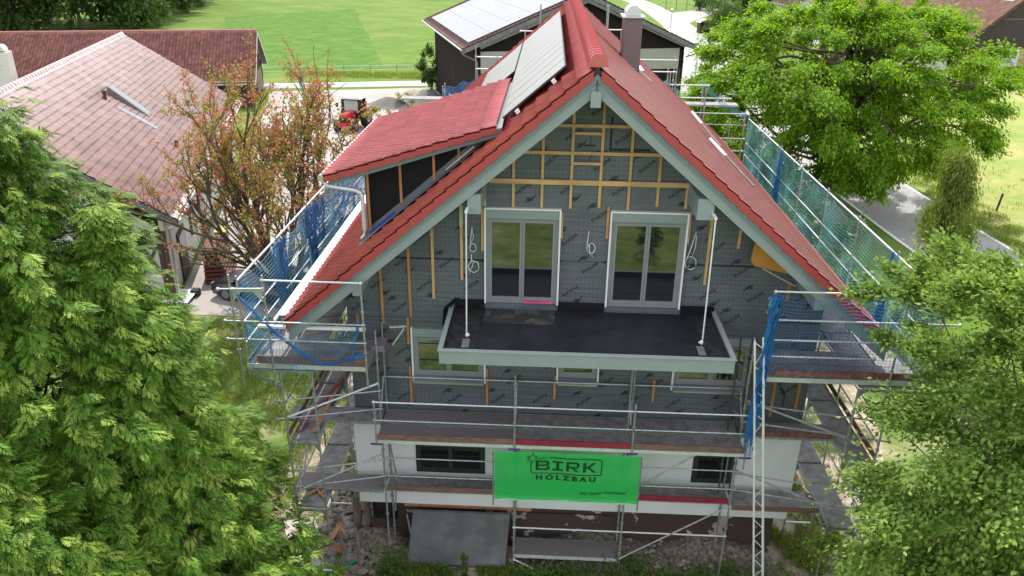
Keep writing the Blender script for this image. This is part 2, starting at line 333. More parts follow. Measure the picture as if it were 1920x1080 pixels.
def npmesh(name, V, F, m, parent=None, origin=(0, 0, 0), smooth=False):
    V = np.asarray(V, np.float32).reshape(-1, 3); off = wloc(parent) if parent is not None else Vector(origin)
    V = V - np.array(off, np.float32); F = np.asarray(F, np.int32); k = F.shape[1]
    me = bpy.data.meshes.new(name); me.vertices.add(len(V)); me.vertices.foreach_set('co', V.ravel())
    me.loops.add(F.size); me.loops.foreach_set('vertex_index', F.ravel())
    me.polygons.add(len(F)); me.polygons.foreach_set('loop_start', np.arange(len(F), dtype=np.int32) * k)
    me.update(calc_edges=True); me.materials.append(m)
    if smooth: me.shade_smooth()
    o = bpy.data.objects.new(name, me); COL.objects.link(o)
    if parent is not None: o.parent = parent
    else: o.location = origin
    return o
def thing(name, label, cat, loc, rz=0, group=None):
    o = bpy.data.objects.new(name, None); COL.objects.link(o); o.location = loc; o.rotation_euler = (0, 0, rz); o.empty_display_size = .3
    o['label'] = label; o['category'] = cat
    if group: o['group'] = group
    return o
def tag(o, label, cat, group=None):
    o['label'] = label; o['category'] = cat
    if group: o['group'] = group
    return o
def struct(o): o['kind'] = 'structure'; return o
def stuff(o, label=None, cat=None):
    o['kind'] = 'stuff'
    if label: o['label'] = label
    if cat: o['category'] = cat
    return o
def dup(root, loc, rz=None, label=None, group=None):
    r = root.copy(); COL.objects.link(r); r.location = loc
    if rz is not None: r.rotation_euler = (0, 0, rz)
    if label: r['label'] = label
    if group: r['group'] = group
    for ch in list(root.children):
        c = ch.copy(); COL.objects.link(c); c.parent = r
        for g in ch.children:
            d = g.copy(); COL.objects.link(d); d.parent = c
    return r

def tiles(name, m, P0, A, U, length, slope, course, tilew, parent, amp=.03, step=.025, samples=6, local=False, ribs=1, clip=None, label=None):
    """profiled tiles in courses: P0 eave corner, A unit along the eave, U unit up the slope"""
    P0 = np.array(P0, float); A = np.array(A, float); U = np.array(U, float); N = np.cross(A, U); N /= np.linalg.norm(N)
    if N[2] < 0: N = -N
    nt_ = int(round(length / tilew)); tw = length / nt_; nc = int(round(slope / course)); cs = slope / nc
    # interlocking pan tiles: a sharp raised edge on one side that rolls off across the tile
    pp = np.array([0, .03, .20, .45, .75]); hh = np.array([0, 1., .92, .45, .10]); ns_ = len(pp)
    a = np.concatenate([((np.arange(nt_)[:, None] + pp[None]) * tw).ravel(), [length]]); na = len(a)
    prof = amp * np.concatenate([np.tile(hh, nt_), [0]]); ph2 = a / tw + 1e-6
    rows = []
    for i in range(nc):
        jig = (rng.random(nt_ + 1) - .5) * .006
        jj = jig[np.minimum(ph2.astype(int), nt_)]
        rows.append((i * cs - .012 + (np.floor(ph2) % 2) * 0, step + prof + jj, i)); rows.append(((i + 1) * cs - .012 + 0 * a, prof * .9 + 0.002 + jj * .3, i))
    V = np.array([P0 + 0 * 0 + np.outer(a, A) + np.outer(np.broadcast_to(s, a.shape), U) + np.outer(h, N) for s, h, _ in rows])
    F = []; UV = []
    nr = len(rows)
    idx = np.arange(nr * na).reshape(nr, na)
    f = np.stack([idx[:-1, :-1], idx[:-1, 1:], idx[1:, 1:], idx[1:, :-1]], -1)
    if clip is not None:
        C = (V[:-1, :-1] + V[1:, 1:]) / 2; keep = clip(C)
    else: keep = np.ones(f.shape[:2], bool)
    uvv = np.stack(np.broadcast_arrays((a / tw)[None, :] + 1e-4, np.array([r_[2] + (.001 if k_ % 2 == 0 else .999) for k_, r_ in enumerate(rows)])[:, None]), -1)
    uvc = np.stack([uvv[:-1, :-1], uvv[:-1, 1:] - [2e-4, 0], uvv[1:, 1:] - [2e-4, 0], uvv[1:, :-1]], 2); uvc[1::2, :, :, 1] = uvc[1::2, :, :1, 1] + .002
    F = f[keep].reshape(-1, 4); uvf = uvc[keep].reshape(-1, 4, 2)
    if np.dot(np.cross(A, U), (0, 0, 1)) < 0: F = F[:, ::-1]; uvf = uvf[:, ::-1]
    o = npmesh(name, V.reshape(-1, 3) if not local else V.reshape(-1, 3) + np.array(wloc(parent)), F, m, parent)
    ul = o.data.uv_layers.new(name='UVMap'); ul.data.foreach_set('uv', uvf.astype(np.float32).ravel())
    if label: o['label'] = label
    return o
def text_faces(txt, size, offset=0., shear=0., space=1., ext=0.002, res=3):
    cu = bpy.data.curves.new('t', 'FONT'); cu.body = txt; cu.size = size; cu.offset = offset; cu.shear = shear; cu.space_character = space
    cu.extrude = ext; cu.resolution_u = res; cu.align_x = 'CENTER'; cu.align_y = 'CENTER'
    ob = bpy.data.objects.new('t', cu); COL.objects.link(ob); dg = bpy.context.evaluated_depsgraph_get()
    me = bpy.data.meshes.new_from_object(ob.evaluated_get(dg)); vs = [tuple(v.co) for v in me.vertices]; fs = [tuple(p.vertices) for p in me.polygons]
    bpy.data.objects.remove(ob); bpy.data.curves.remove(cu); bpy.data.meshes.remove(me); return vs, fs

# strands of cord (nets)
def strands(lines, r):
    V = []; F = []; base = 0
    for ln in lines:
        P = np.asarray(ln, float); d = np.gradient(P, axis=0); d /= np.linalg.norm(d, axis=1)[:, None] + 1e-9
        up = np.where(np.abs(d[:, 2:3]) > .9, np.array([[1., 0, 0]]), np.array([[0, 0, 1.]]))
        a = np.cross(d, up); a /= np.linalg.norm(a, axis=1)[:, None] + 1e-9; b = np.cross(d, a)
        ring = np.stack([P + r * (a * math.cos(t) + b * math.sin(t)) for t in (0, 2.094, 4.189)], 1)
        n = len(P); V.append(ring.reshape(-1, 3)); i = np.arange(n - 1)[:, None] * 3 + base
        for k in range(3):
            k2 = (k + 1) % 3; F.append(np.concatenate([i + k, i + k2, i + 3 + k2, i + 3 + k], 1))
        base += n * 3
    return np.concatenate(V), np.concatenate(F)
def net(name, label, fn, U, W, cell, m, r=.004, group=None, origin=(0, 0, 0), diag=False):
    """fn(u,v) in metres -> world point; cords every cell both ways"""
    lines = []; s = .14
    if not diag:
        us = np.arange(0, U + .001, cell); vs = np.arange(0, W + .001, cell)
        uf = np.arange(0, U + s, s).clip(0, U); vf = np.arange(0, W + s, s).clip(0, W)
        lines += [fn(np.full_like(vf, u), vf) for u in us] + [fn(uf, np.full_like(uf, v)) for v in vs]
    else:
        c = cell * 1.414
        for sg in (1, -1):
            for k in np.arange(-W, U + W, c):
                vf = np.arange(0, W + s, s).clip(0, W); uf = k + sg * vf; ok = (uf >= 0) & (uf <= U)
                if ok.sum() > 1: lines.append(fn(uf[ok], vf[ok]))
    V, F = strands(lines, r); o = npmesh(name, V, F, m, origin=origin); tag(o, label, 'safety net', group); return o

# foliage
def rhombi(C, D, S, ln, wd, fold=0.):
    """C base points, D leaf direction, S side direction"""
    C = np.asarray(C); n = len(C); ln = np.broadcast_to(ln, n)[:, None]; wd = np.broadcast_to(wd, n)[:, None]
    N = np.cross(D, S)
    V = np.stack([C, C + D * ln * .45 + S * wd / 2 + N * fold * wd, C + D * ln, C + D * ln * .45 - S * wd / 2 + N * fold * wd], 1)
    F = np.arange(n * 4).reshape(n, 4); return V.reshape(-1, 3), F
def unit(v): return v / (np.linalg.norm(v, axis=-1, keepdims=True) + 1e-9)
def branch_mesh(segs, n=6):
    mb = MB()
    for pts, r0, r1 in segs: mb.tube(pts, r0, n, r1)
    return mb
def reseed(k):
    global rng
    rng = np.random.default_rng(int(abs(k) * 1000) % 99991)
def crown(name, base, clumps, nleaf, llen, lwid, m, bark, label, cat='tree', group=None, trunk_r=.25, fork=.35, spread=.5, droop=.25, nb=40, squash=.6, branch_r=.05, trunk_top=None, origin=None, flowers=None):
    """tree: clumps = array (n,4) centre+radius; every clump is reached by a bent limb, leaves fill the clumps"""
    base = np.array(base, float); reseed(base[0] * 7 + base[1] * 3); cl = np.asarray(clumps, float); root = thing(name, label, cat, tuple(base), 0, group)
    top = np.array(trunk_top if trunk_top is not None else cl[:, :3].mean(0)); segs = []
    tp = [base + (top - base) * t + np.array([math.sin(t * 5) * .12, math.cos(t * 4) * .1, 0]) * trunk_r * 3 for t in np.linspace(0, 1, 7)]
    segs.append((tp, trunk_r, trunk_r * .35))
    order = rng.permutation(len(cl))[:nb]
    for i in order:
        t = rng.uniform(fork, .95); s = base + (top - base) * t; e = cl[i, :3]; d = e - s
        mid1 = s + d * .35 + np.array([0, 0, -.06 * np.linalg.norm(d)]) + rng.normal(0, .04, 3) * np.linalg.norm(d); mid2 = s + d * .7 + rng.normal(0, .05, 3) * np.linalg.norm(d)
        segs.append(([s, mid1, mid2, e], branch_r * (1.3 - t * .5), branch_r * .18))
        for _ in range(3):
            q = mid2 + (e - mid2) * rng.uniform(0, .8); segs.append(([q, q + rng.normal(0, .33, 3) * cl[i, 3] * 1.1, q + rng.normal(0, .5, 3) * cl[i, 3] * 1.3], branch_r * .3, branch_r * .08))
    branch_mesh(segs).build('trunk', bark, root, smooth=True)
    w = cl[:, 3] ** 2; idx = rng.choice(len(cl), nleaf, p=w / w.sum())
    dirn = unit(rng.normal(0, 1, (nleaf, 3))); rad = np.abs(rng.normal(0, .62, nleaf)) + .1; ow = unit(cl[:, :3] - top + rng.normal(0, .6, (len(cl), 3))); oa = rng.normal(0, .42, nleaf)
    C = cl[idx, :3] + dirn * (rad * cl[idx, 3] * (1.0 - .35 * np.clip(np.abs(oa), 0, 1.6)))[:, None] * np.array([1, 1, squash]) + ow[idx] * (oa * cl[idx, 3])[:, None]
    out = unit(C - cl[idx, :3] + .4 * (cl[idx, :3] - top)); D = unit(out + rng.normal(0, .6, (nleaf, 3)) + np.array([0, 0, -droop]))
    S = unit(np.cross(D, np.array([0, 0, 1.]) + rng.normal(0, .45, (nleaf, 3))))
    V, F = rhombi(C, D, S, llen * rng.uniform(.6, 1.3, nleaf), lwid * rng.uniform(.7, 1.2, nleaf), .15)
    npmesh('crown', V, F, m, root)
    if flowers:
        k = rng.choice(len(cl), flowers); Cf = cl[k, :3] + unit(rng.normal(0, 1, (flowers, 3)) + np.array([0, -.6, .8])) * cl[k, 3:4] * np.array([1, 1, squash])
        nn = 40; Cf2 = np.repeat(Cf, nn, 0) + rng.normal(0, .09, (flowers * nn, 3)) * np.array([1, 1, .3])
        Df = unit(rng.normal(0, 1, Cf2.shape)); V, F = rhombi(Cf2, Df, unit(np.cross(Df, rng.normal(0, 1, Df.shape))), .05, .05); npmesh('flower_heads', V, F, L_FLOW, root)
    return root
def ell_clumps(c, r, n, rc, inner=.35, low=-1., jit=.12):
    """clump centres near the surface of an ellipsoid"""
    reseed(c[0] * 3 + c[1] + c[2]); d = unit(rng.normal(0, 1, (n * 3, 3))); d = d[d[:, 2] > low][:n]; k = np.where(rng.random(len(d)) < inner, rng.uniform(.25, .75, len(d)), rng.uniform(.8, 1.0, len(d)) + rng.normal(0, jit, len(d)))
    P = np.array(c) + d * k[:, None] * np.array(r); return np.concatenate([P, rng.uniform(.6, 1.25, (len(d), 1)) * rc], 1)

exec_later = []
G = -8.0
# ================================================================ GROUND
def sheet(name, poly, z, m, sub=False):
    mb = MB(); mb.add([(x, y, z) for x, y in poly], [tuple(range(len(poly)))]); o = mb.build(name, m)
    if o.data.polygons[0].normal.z < 0: o.data.flip_normals()
    return struct(o)
sheet('ground', [(-900, -500), (900, -500), (900, 1500), (-900, 1500)], G - .03, MEADOW)
cf = []
for (p, q) in zip([(-68, 150), (-47, 176), (-22.5, 86), (-25, 83), (-39, 80)], [(-47, 176), (-22.5, 86), (-25, 83), (-39, 80), (-68, 150)]):
    for t in np.linspace(0, 1, 14)[:-1]: cf.append((p[0] + (q[0] - p[0]) * t + random.uniform(-.45, .45), p[1] + (q[1] - p[1]) * t + random.uniform(-.8, .8)))
sheet('clover_field', cf, G - .026, PATCH)
sheet('front_meadow', [(-70, -13), (70, -13), (70, -90), (-70, -90)], G - .024, ground_mat('long_meadow', [(.33, (.05, .085, .018)), (.47, (.11, .155, .035)), (.58, (.16, .20, .06)), (.70, (.27, .24, .15))], .35, .8, 3))
sheet('pasture', [(26.5, 22), (23.6, 46), (21.8, 75), (45, 88), (95, 96), (95, 10), (34, 2)], G - .026, PASTURE)
sheet('lawn', [(-22, -6), (-5, -14), (8, -14), (15, -6), (15.2, 22), (10, 40), (-4, 48), (-8, 30), (-9.5, 13.7), (-17.5, 13.7), (-22, 10)], G - .022, LAWN)
# site soil round the house (irregular edge)
pl = []
for k in range(56):
    a = 2 * math.pi * k / 56; rx = 10.4 + .55 * math.sin(3 * a) + .35 * math.sin(7 * a + 1); ry = 12.2 + .5 * math.sin(4 * a)
    pl.append((rx * math.copysign(abs(math.cos(a)) ** .6, math.cos(a)) + .6, 9.4 + ry * math.copysign(abs(math.sin(a)) ** .6, math.sin(a))))
sheet('site_soil', pl, G - .016, SITE)
sheet('farmyard', [(-17.4, 13.75), (-11.9, 13.7), (-9.0, 15.5), (-8.2, 30), (-4, 47), (-6, 60), (-14.2, 72.2), (-31.2, 67.8), (-29, 60), (-24.5, 44), (-22, 32)], G - .012, CONC)
sheet('lane', [(-62, 61.5), (-32.6, 69.3), (-14.0, 73.4), (-14.4, 76.9), (-33.0, 72.6), (-63, 64.9)], G - .008, ASPH)
sheet('lane_edge_line', [(-33.0, 72.15), (-14.4, 76.45), (-14.4, 76.75), (-33.0, 72.45)], G - .004, ROADLINE)
def ribbon(name, pts, w0, w1, z, m):
    """band between offsets w0..w1 (right of travel) of a centre line"""
    P = np.array(pts, float); from_n = len(P)
    t = np.linspace(0, from_n - 1, from_n * 8); X = np.interp(t, range(from_n), P[:, 0]); Y = np.interp(t, range(from_n), P[:, 1])
    k = np.ones(7) / 7; X2 = np.convolve(np.pad(X, 3, 'edge'), k, 'valid'); Y2 = np.convolve(np.pad(Y, 3, 'edge'), k, 'valid')
    d = unit(np.stack([np.gradient(X2), np.gradient(Y2)], 1)); nrm = np.stack([d[:, 1], -d[:, 0]], 1); C = np.stack([X2, Y2], 1)
    A = C + nrm * w0; B = C + nrm * w1; mb = MB(); n = len(C)
    mb.add([(x, y, z) for x, y in A] + [(x, y, z) for x, y in B], [(i, n + i, n + i + 1, i + 1) for i in range(n - 1)]); o = mb.build(name, m)
    return struct(o)
RC = [(27, -30), (24.5, 5), (22.7, 20), (21.9, 28), (21.4, 39), (19.8, 60), (18.6, 77), (20.5, 95), (23, 110), (24, 130), (24.5, 160), (24, 200), (18, 260), (6, 330)]
ribbon('road', RC, -2.9, 2.9, G - .008, ASPH)
ribbon('road_edge_line', RC, -2.95, -2.72, G - .003, ROADLINE)
ribbon('road_edge_line', RC, 2.72, 2.95, G - .003, ROADLINE)
sheet('gravel_verge', [(17.6, 28), (18.4, 38), (16.8, 58), (14.4, 70), (13.2, 66), (15.6, 38), (15.8, 29)], G - .010, SAND)
sheet('forecourt', [(14.6, 70), (15.5, 78), (18, 95), (12, 96), (4, 84), (10, 60)], G - .011, ASPH)
sheet('side_road', [(26, 108), (36, 118), (60, 125), (60, 130), (34, 124), (26, 120)], G - .007, ASPH)
sheet('right_forecourt', [(45, 89), (95, 97), (95, 90), (60, 86)], G - .010, ASPH)
sheet('playground_path', [(26.5, 150), (33, 168), (40, 182), (52, 190), (52, 194), (36, 190), (24, 172)], G - .007, CONC)

# ================================================================ THE HOUSE
TA = math.tan(R(40.5)); CA, SA = math.cos(R(40.5)), math.sin(R(40.5))
HY = 16.6                       # back wall
def rz(x, z0): return z0 - TA * abs(x)
house = thing('house', 'two-and-a-half-storey house under renovation with new red tile roof and grey membrane gable', 'house', (0, 8, G))
b = MB(); W2 = 5.64
b.prism([(-W2, -3.93), (W2, -3.93), (W2, rz(W2, 4.98)), (0, 4.98), (-W2, rz(W2, 4.98))], 'y', 0, HY)
wall = b.build('membrane_wall', MEMBRANE, house, 'gable wall wrapped in grey dotted membrane')
b = MB(); b.box(-5.70, 5.70, -.05, HY + .04, -6.51, -3.92); b.build('insulated_wall', PLASTER, house, 'white insulated ground-floor wall')
b = MB(); b.box(-5.45, 5.45, .14, HY - .1, G - .6, -6.50); b.build('stone_base', STONE, house, 'old base wall with flaking white plaster')
b = MB(); b.box(-5.4, -4.72, .06, .15, -7.15, -6.54); b.build('cellar_opening', GLASSD, house)
b = MB(); b.box(-4.5, -1.05, -.02, .12, -6.64, -6.52); b.build('sill_beam', TIMBER_O, house)
b = MB(); b.box(-1.3, 1.2, .08, .15, -7.0, -6.78); b.build('base_ledge', STONE, house)
# roof structure: two slabs
b = MB()
for s in (-1, 1):
    b.prism([(0, 5.20), (s * 6.62, rz(6.62, 5.20)), (s * 6.62, rz(6.62, 4.98)), (0, 4.98)], 'y', -1.26, HY + 1.2)
b.build('roof_deck', SOFFIT, house)
for s in (-1, 1):
    b = MB(); b.prism([(0, 5.085), (s * 6.64, rz(6.64, 5.085)), (s * 6.64, rz(6.64, 4.70)), (0, 4.70)], 'y', -1.335, -1.275)
    b.build('barge_board', GREEN_PAINT, house)
    b = MB(); b.prism([(0, 5.10), (s * 6.66, rz(6.66, 5.10)), (s * 6.66, rz(6.66, 4.955)), (0, 4.955)], 'y', -1.375, -1.337)
    b.build('verge_trim', GREY_PAINT, house)
    b = MB(); b.prism([(0, 5.085), (s * 6.64, rz(6.64, 5.085)), (s * 6.64, rz(6.64, 4.70)), (0, 4.70)], 'y', HY + 1.2, HY + 1.26)
    b.build('barge_board', GREEN_PAINT, house)
b = MB(); b.box(-.006, .006, -1.382, -1.336, 4.75, 5.0); b.build('board_joint', INK, house)
# purlins
for x0, x1, z0, z1 in ((-.11, .09, 4.47, 4.78), (-2.55, -2.27, 2.19, 2.62), (2.20, 2.53, 2.19, 2.64), (-5.12, -4.93, .22, .50), (4.92, 5.12, .22, .50)):
    b = MB(); b.box(x0, x1, -1.30 if abs(x0) > .2 else -1.42, .02, z0, z1); b.build('purlin', GREEN_PAINT, house)
# tiles
def slope_tiles(side):
    U = np.array([-side * CA, 0, SA]); P0 = np.array([side * 6.66, -1.40 if side < 0 else -1.40, rz(6.66, 5.235)])
    return P0, np.array([0, 1., 0]), U
LEN = HY + 1.3 + 1.40; SL = 6.66 / CA - .10
P0, A_, U_ = slope_tiles(-1)
tiles('roof_tiles', T_RED, P0, A_, U_, LEN, SL, .345, .245, house, amp=.060, step=.048, clip=None)
P0, A_, U_ = slope_tiles(1)
tiles('roof_tiles', T_RED, P0, A_, U_, LEN, SL, .345, .245, house, amp=.009, step=.034)
# verge tiles (stepped flange along both rakes)
nco = int(round(SL / .345)); cs = SL / nco
for s in (-1, 1):
    for yv in (-1.43, HY + 1.26):
        b = MB()
        for i in range(nco):
            x0 = 6.66 - i * cs * CA; x1 = 6.66 - (i + 1) * cs * CA; zt0 = rz(x0, 5.235) + .075; zt1 = rz(x1, 5.235) + .035
            zb0 = rz(x0, 5.235) - .15; zb1 = rz(x1, 5.235) - .19
            b.prism([(s * x0, zb0), (s * x1, zb1), (s * x1, zt1), (s * x0, zt0)], 'y', yv, yv + .05)
            b.prism([(s * x0, zt0 - .03), (s * x1, zt1 - .03), (s * x1, zt1), (s * x0, zt0)], 'y', yv if yv < 0 else yv - .1, yv + .15 if yv < 0 else yv + .05)
        b.build('verge_tiles', T_VERGE, house)
# ridge tiles
b = MB(); y = -1.46; k = 0
while y < HY + 1.2:
    pr0 = [(-.20, 5.18), (-.165, 5.34), (-.08, 5.43), (.08, 5.43), (.165, 5.34), (.20, 5.18)]
    vs = [(x * 1.0, y, z + .065) for x, z in pr0] + [(x * .90, y + .36, z + .025) for x, z in pr0]; n = 6
    b.add(vs, [(i, i + n, i + 1 + n, i + 1) for i in range(n - 1)] + [tuple(range(n))]); y += .36
b.build('ridge_tiles', T_REDB, house)
# gutters
for s in (-1, 1):
    b = MB(); pts = [(s * (6.70 + .075 * math.cos(a)), rz(6.66, 5.16) - .02 + .075 * math.sin(a)) for a in np.linspace(0, -math.pi, 7)]
    inner = [(s * (6.70 + .066 * math.cos(a)), rz(6.66, 5.16) - .02 + .066 * math.sin(a)) for a in np.linspace(-math.pi, 0, 7)]
    poly = pts + inner; N_ = len(poly); y0, y1 = -1.3, HY + 1.2
    b.add([(x, y0, z) for x, z in poly] + [(x, y1, z) for x, z in poly], [(i, (i + 1) % N_, (i + 1) % N_ + N_, i + N_) for i in range(N_)])
    b.build('gutter', ALU, house)
b = MB(); b.bar((-6.82, -1.1, -.42), (-6.82, HY + 1.0, -.42), .20, .025); b.bar((-6.98, -1.2, -.50), (-6.98, HY, -.50), .06, .05); b.build('eave_boards', WHITE, house, 'white eaves boards lying beside the gutter')
# sheet metal strip and rails on the right slope
for (p, q) in (((4.32, 12.1), (4.40, 7.1)), ((3.80, 5.95), (4.56, 3.4))):
    z = lambda x: rz(x, 5.45)
    m_ = (p[0] + (q[0] - p[0]) * .38, p[1] + (q[1] - p[1]) * .38)
    b = MB(); b.tube([(p[0], p[1], z(p[0])), (m_[0], m_[1], z(m_[0]))], .045, 6); o = b.build('roof_rail', WHITE, house)
    b = MB(); b.tube([(m_[0], m_[1], z(m_[0])), (q[0], q[1], z(q[0]))], .03, 6); b.build('rail_end', GREYWOOD, o)
# chimney
ch = thing('chimney', None, None, (1.6, 8.7, 3.6)); ch.parent = house; ch.location = ch.location - house.location; del ch['label']; del ch['category']
b = MB(); b.box(1.31, 1.86, 8.3, 9.15, 3.4, 5.30); b.build('cladding', CHIM, ch)
b = MB(); b.box(1.24, 1.93, 8.23, 9.22, 5.302, 5.35); b.build('cap_plate', ALU, ch)
b = MB(); n = 9; pts = [(1.58 + .24 * math.cos(a), 5.36 + .30 * math.sin(a)) for a in np.linspace(0, math.pi, n)]; b.prism(pts, 'y', 8.35, 9.1); b.build('cowl', ALU, ch, smooth=False)
b = MB(); b.bar((1.86, 8.15, rz(1.95, 5.44)), (2.25, 8.15, rz(2.3, 5.44)), .10, .02); b.bar((1.95, 8.25, rz(1.95, 5.42)), (1.95, 9.3, rz(1.95, 5.42)), .12, .02); b.build('flashing', ALU, ch)
# solar modules, left slope
def on_slope(x, y, h=0.):       # x>0 distance from the ridge
    return Vector((-x - SA * h, y, rz(x, 5.30) + CA * h))
def module(x0, x1, y0, y1):
    vs = []; f = MB(); g = MB()
    P = [on_slope(x, y, .16) for x, y in ((x0, y0), (x1, y0), (x1, y1), (x0, y1))]; Q = [on_slope(x, y, .195) for x, y in ((x0, y0), (x1, y0), (x1, y1), (x0, y1))]
    f.add(P + Q, [(0, 1, 2, 3), (0, 4, 5, 1), (1, 5, 6, 2), (2, 6, 7, 3), (3, 7, 4, 0), (4, 7, 6, 5)])
    e = .018; I = [on_slope(x, y, .198) for x, y in ((x0 + e, y0 + e), (x1 - e, y0 + e), (x1 - e, y1 - e), (x0 + e, y1 - e))]; g.add(I, [(0, 3, 2, 1)])
    o = f.build('solar_panel', DFRAME, house); g.build('glass', PANEL, o)
for i in range(12): module(.47, 1.79, .10 + i * 1.135, .10 + i * 1.135 + 1.115)
for i in range(6): module(1.83, 3.15, 6.95 + i * 1.135, 6.95 + i * 1.135 + 1.115)
b = MB()
for xx in (.75, 1.50):
    b.bar(on_slope(xx, -.12, .12), on_slope(xx, 13.8, .12), .05, .05, up=(-SA, 0, CA))
b.build('panel_rail', ALU, house)
b = MB()
for xx in (.75, 1.50): b.bar(on_slope(xx, -.17, .12), on_slope(xx, -.12, .12), .085, .085, up=(-SA, 0, CA))
b.build('rail_end_cap', WHITE, house)

# ---- dormer (part of the house)
DT = (3.86 - 2.66) / (5.75 - 1.93); DA = math.atan(DT)
dm = thing('dormer', None, None, (-4, 2.6, 2)); dm.parent = house; dm.location = dm.location - house.location; del dm['label']; del dm['category']
dz = lambda x, z0=3.86: z0 - DT * (-x - 1.93)     # dormer roof surface height
b = MB(); b.prism([(-5.72, dz(-5.72) - .07), (-1.9, dz(-1.9) - .07), (-1.9, dz(-1.9) - .24), (-5.72, dz(-5.72) - .24)], 'y', -.33, 5.5); b.build('dormer_deck', GREY_PAINT, dm)
tiles('dormer_tiles', T_REDB, (-5.80, -.40, dz(-5.80) - .02), (0, 1, 0), (math.cos(DA), 0, math.sin(DA)), 6.15, 3.98, .345, .245, dm, amp=.078, step=.045)
nn = 11; cs2 = 3.98 / nn
for yv in (-.44, 5.73):
    b = MB()
    for i in range(nn):
        x0 = -5.80 + i * cs2 * math.cos(DA); x1 = x0 + cs2 * math.cos(DA)
        b.prism([(x0, dz(x0) + .05), (x1, dz(x1) + .02), (x1, dz(x1) - .14), (x0, dz(x0) - .11)], 'y', yv, yv + .05)
        b.prism([(x0, dz(x0) + .05), (x1, dz(x1) + .02), (x1, dz(x1) - .01), (x0, dz(x0) + .02)], 'y', yv + (.0 if yv < 0 else -.1), yv + (.15 if yv < 0 else .05))
    b.build('dormer_verge', T_VERGE, dm)
b = MB(); xj = -2.25; b.prism([(-4.98, rz(4.98, 5.2)), (-4.98, dz(-4.98) - .24), (xj, dz(xj) - .24), (xj, rz(xj, 5.2))], 'y', .02, 5.35); b.build('cheek_wall', BLACKF, dm, 'dormer side wall wrapped in black membrane')
for x, hb in ((-4.93, 2.2), (-4.18, 1.55), (-3.42, .75), (-2.86, .32)):
    zt = dz(x) - .25; b = MB(); zb = max(rz(x, 5.2) + .22, zt - 2.0) if x > -4.9 else rz(x, 5.2) + .1
    if x > -4.3 and x < -4: zb += .12
    b.box(x - .028, x + .028, -.015, .018, zb, zt); b.build('cheek_batten', TIMBER_O, dm)
b = MB(); b.bar((-3.15, -.03, rz(3.15, 5.2) + .26), (-2.52, -.03, rz(2.52, 5.2) + .26), .02, .035); b.build('cheek_trim', ALU, dm)
b = MB(); P = [(-5.2, -.16, rz(5.2, 5.33)), (-2.15, -.16, rz(2.15, 5.33)), (-2.15, .02, rz(2.15, 5.36)), (-5.2, .02, rz(5.2, 5.36))]
b.add([(x, y, z + .06) for x, y, z in P], [(0, 1, 2, 3)]); b.add([(P[3][0], .015, P[3][2] + .06), (P[2][0], .015, P[2][2] + .06), (P[2][0], .015, P[2][2] + .22), (P[3][0], .015, P[3][2] + .22)], [(0, 1, 2, 3)])
b.build('side_flashing', mat('lead_grey_flashing', (.13, .14, .16), .55, var=.1), dm)
b = MB(); b.bar((-4.95, -.01, rz(4.95, 5.33) + .12), (-4.35, -.01, rz(4.35, 5.33) + .12), .02, .07); b.build('blue_strip', mat('blue_underlay', (.02, .06, .30), .5), dm)
b = MB(); b.box(-5.02, -4.985, .1, 5.3, .9, 2.55); b.build('front_wall', GREEN_PAINT, dm)
b = MB(); b.tube([(-5.86, -.42, 2.62), (-5.86, 5.75, 2.62)], .075, 8); b.build('dormer_gutter', ALU, dm)
b = MB(); b.tube([(-5.83, -.36, 2.60), (-5.82, -.36, 2.50), (-5.72, -.36, 2.43), (-5.15, -.30, 2.33), (-5.03, -.28, 2.27), (-5.0, -.28, 2.15), (-5.0, -.28, 1.45), (-5.0, -.30, 1.27), (-5.08, -.34, 1.19)], .047, 8); b.build('downpipe', GALVL, dm, smooth=True)

# ---- gable battens
def vb(x, z0, z1, w=.06, m=None, y0=-.045, y1=-.002):
    b = MB(); b.box(x - w / 2, x + w / 2, y0, y1, z0, z1); b.build('batten', m or TIMBER, house)
for x, zt in ((-1.65, 3.02), (-1.01, 3.57), (-.37, 4.16), (.27, 4.33), (.91, 3.78), (1.55, 3.18), (2.19, 2.62), (-2.29, 2.46)):
    vb(x, random.uniform(1.94, 2.06), zt)
for x0, x1, z, h in ((-2.19, 2.36, 2.56, .11), (-1.44, 1.55, 3.22, .07), (-.76, .93, 3.82, .07), (-.36, .26, 3.655, .06), (-.38, .28, 2.995, .06)):
    b = MB(); b.box(x0, x1, -.082, -.047, z - h / 2, z + h / 2); b.build('batten', TIMBER_H, house)
for x0, x1 in ((.25, 2.42),):
    b = MB(); b.bar((x0, -.045, rz(x0, 4.66)), (x1, -.045, rz(x1, 4.66)), .05, .06); b.build('batten', TIMBER_H, house)
b = MB(); b.bar((-.3, -.045, rz(.3, 4.66)), (-2.2, -.045, rz(2.2, 4.66)), .05, .05); b.build('batten', TIMBER_H, house)
b = MB(); b.box(-.25, .25, -.05, -.01, 4.32, 4.42); b.build('batten', TIMBER_H, house)
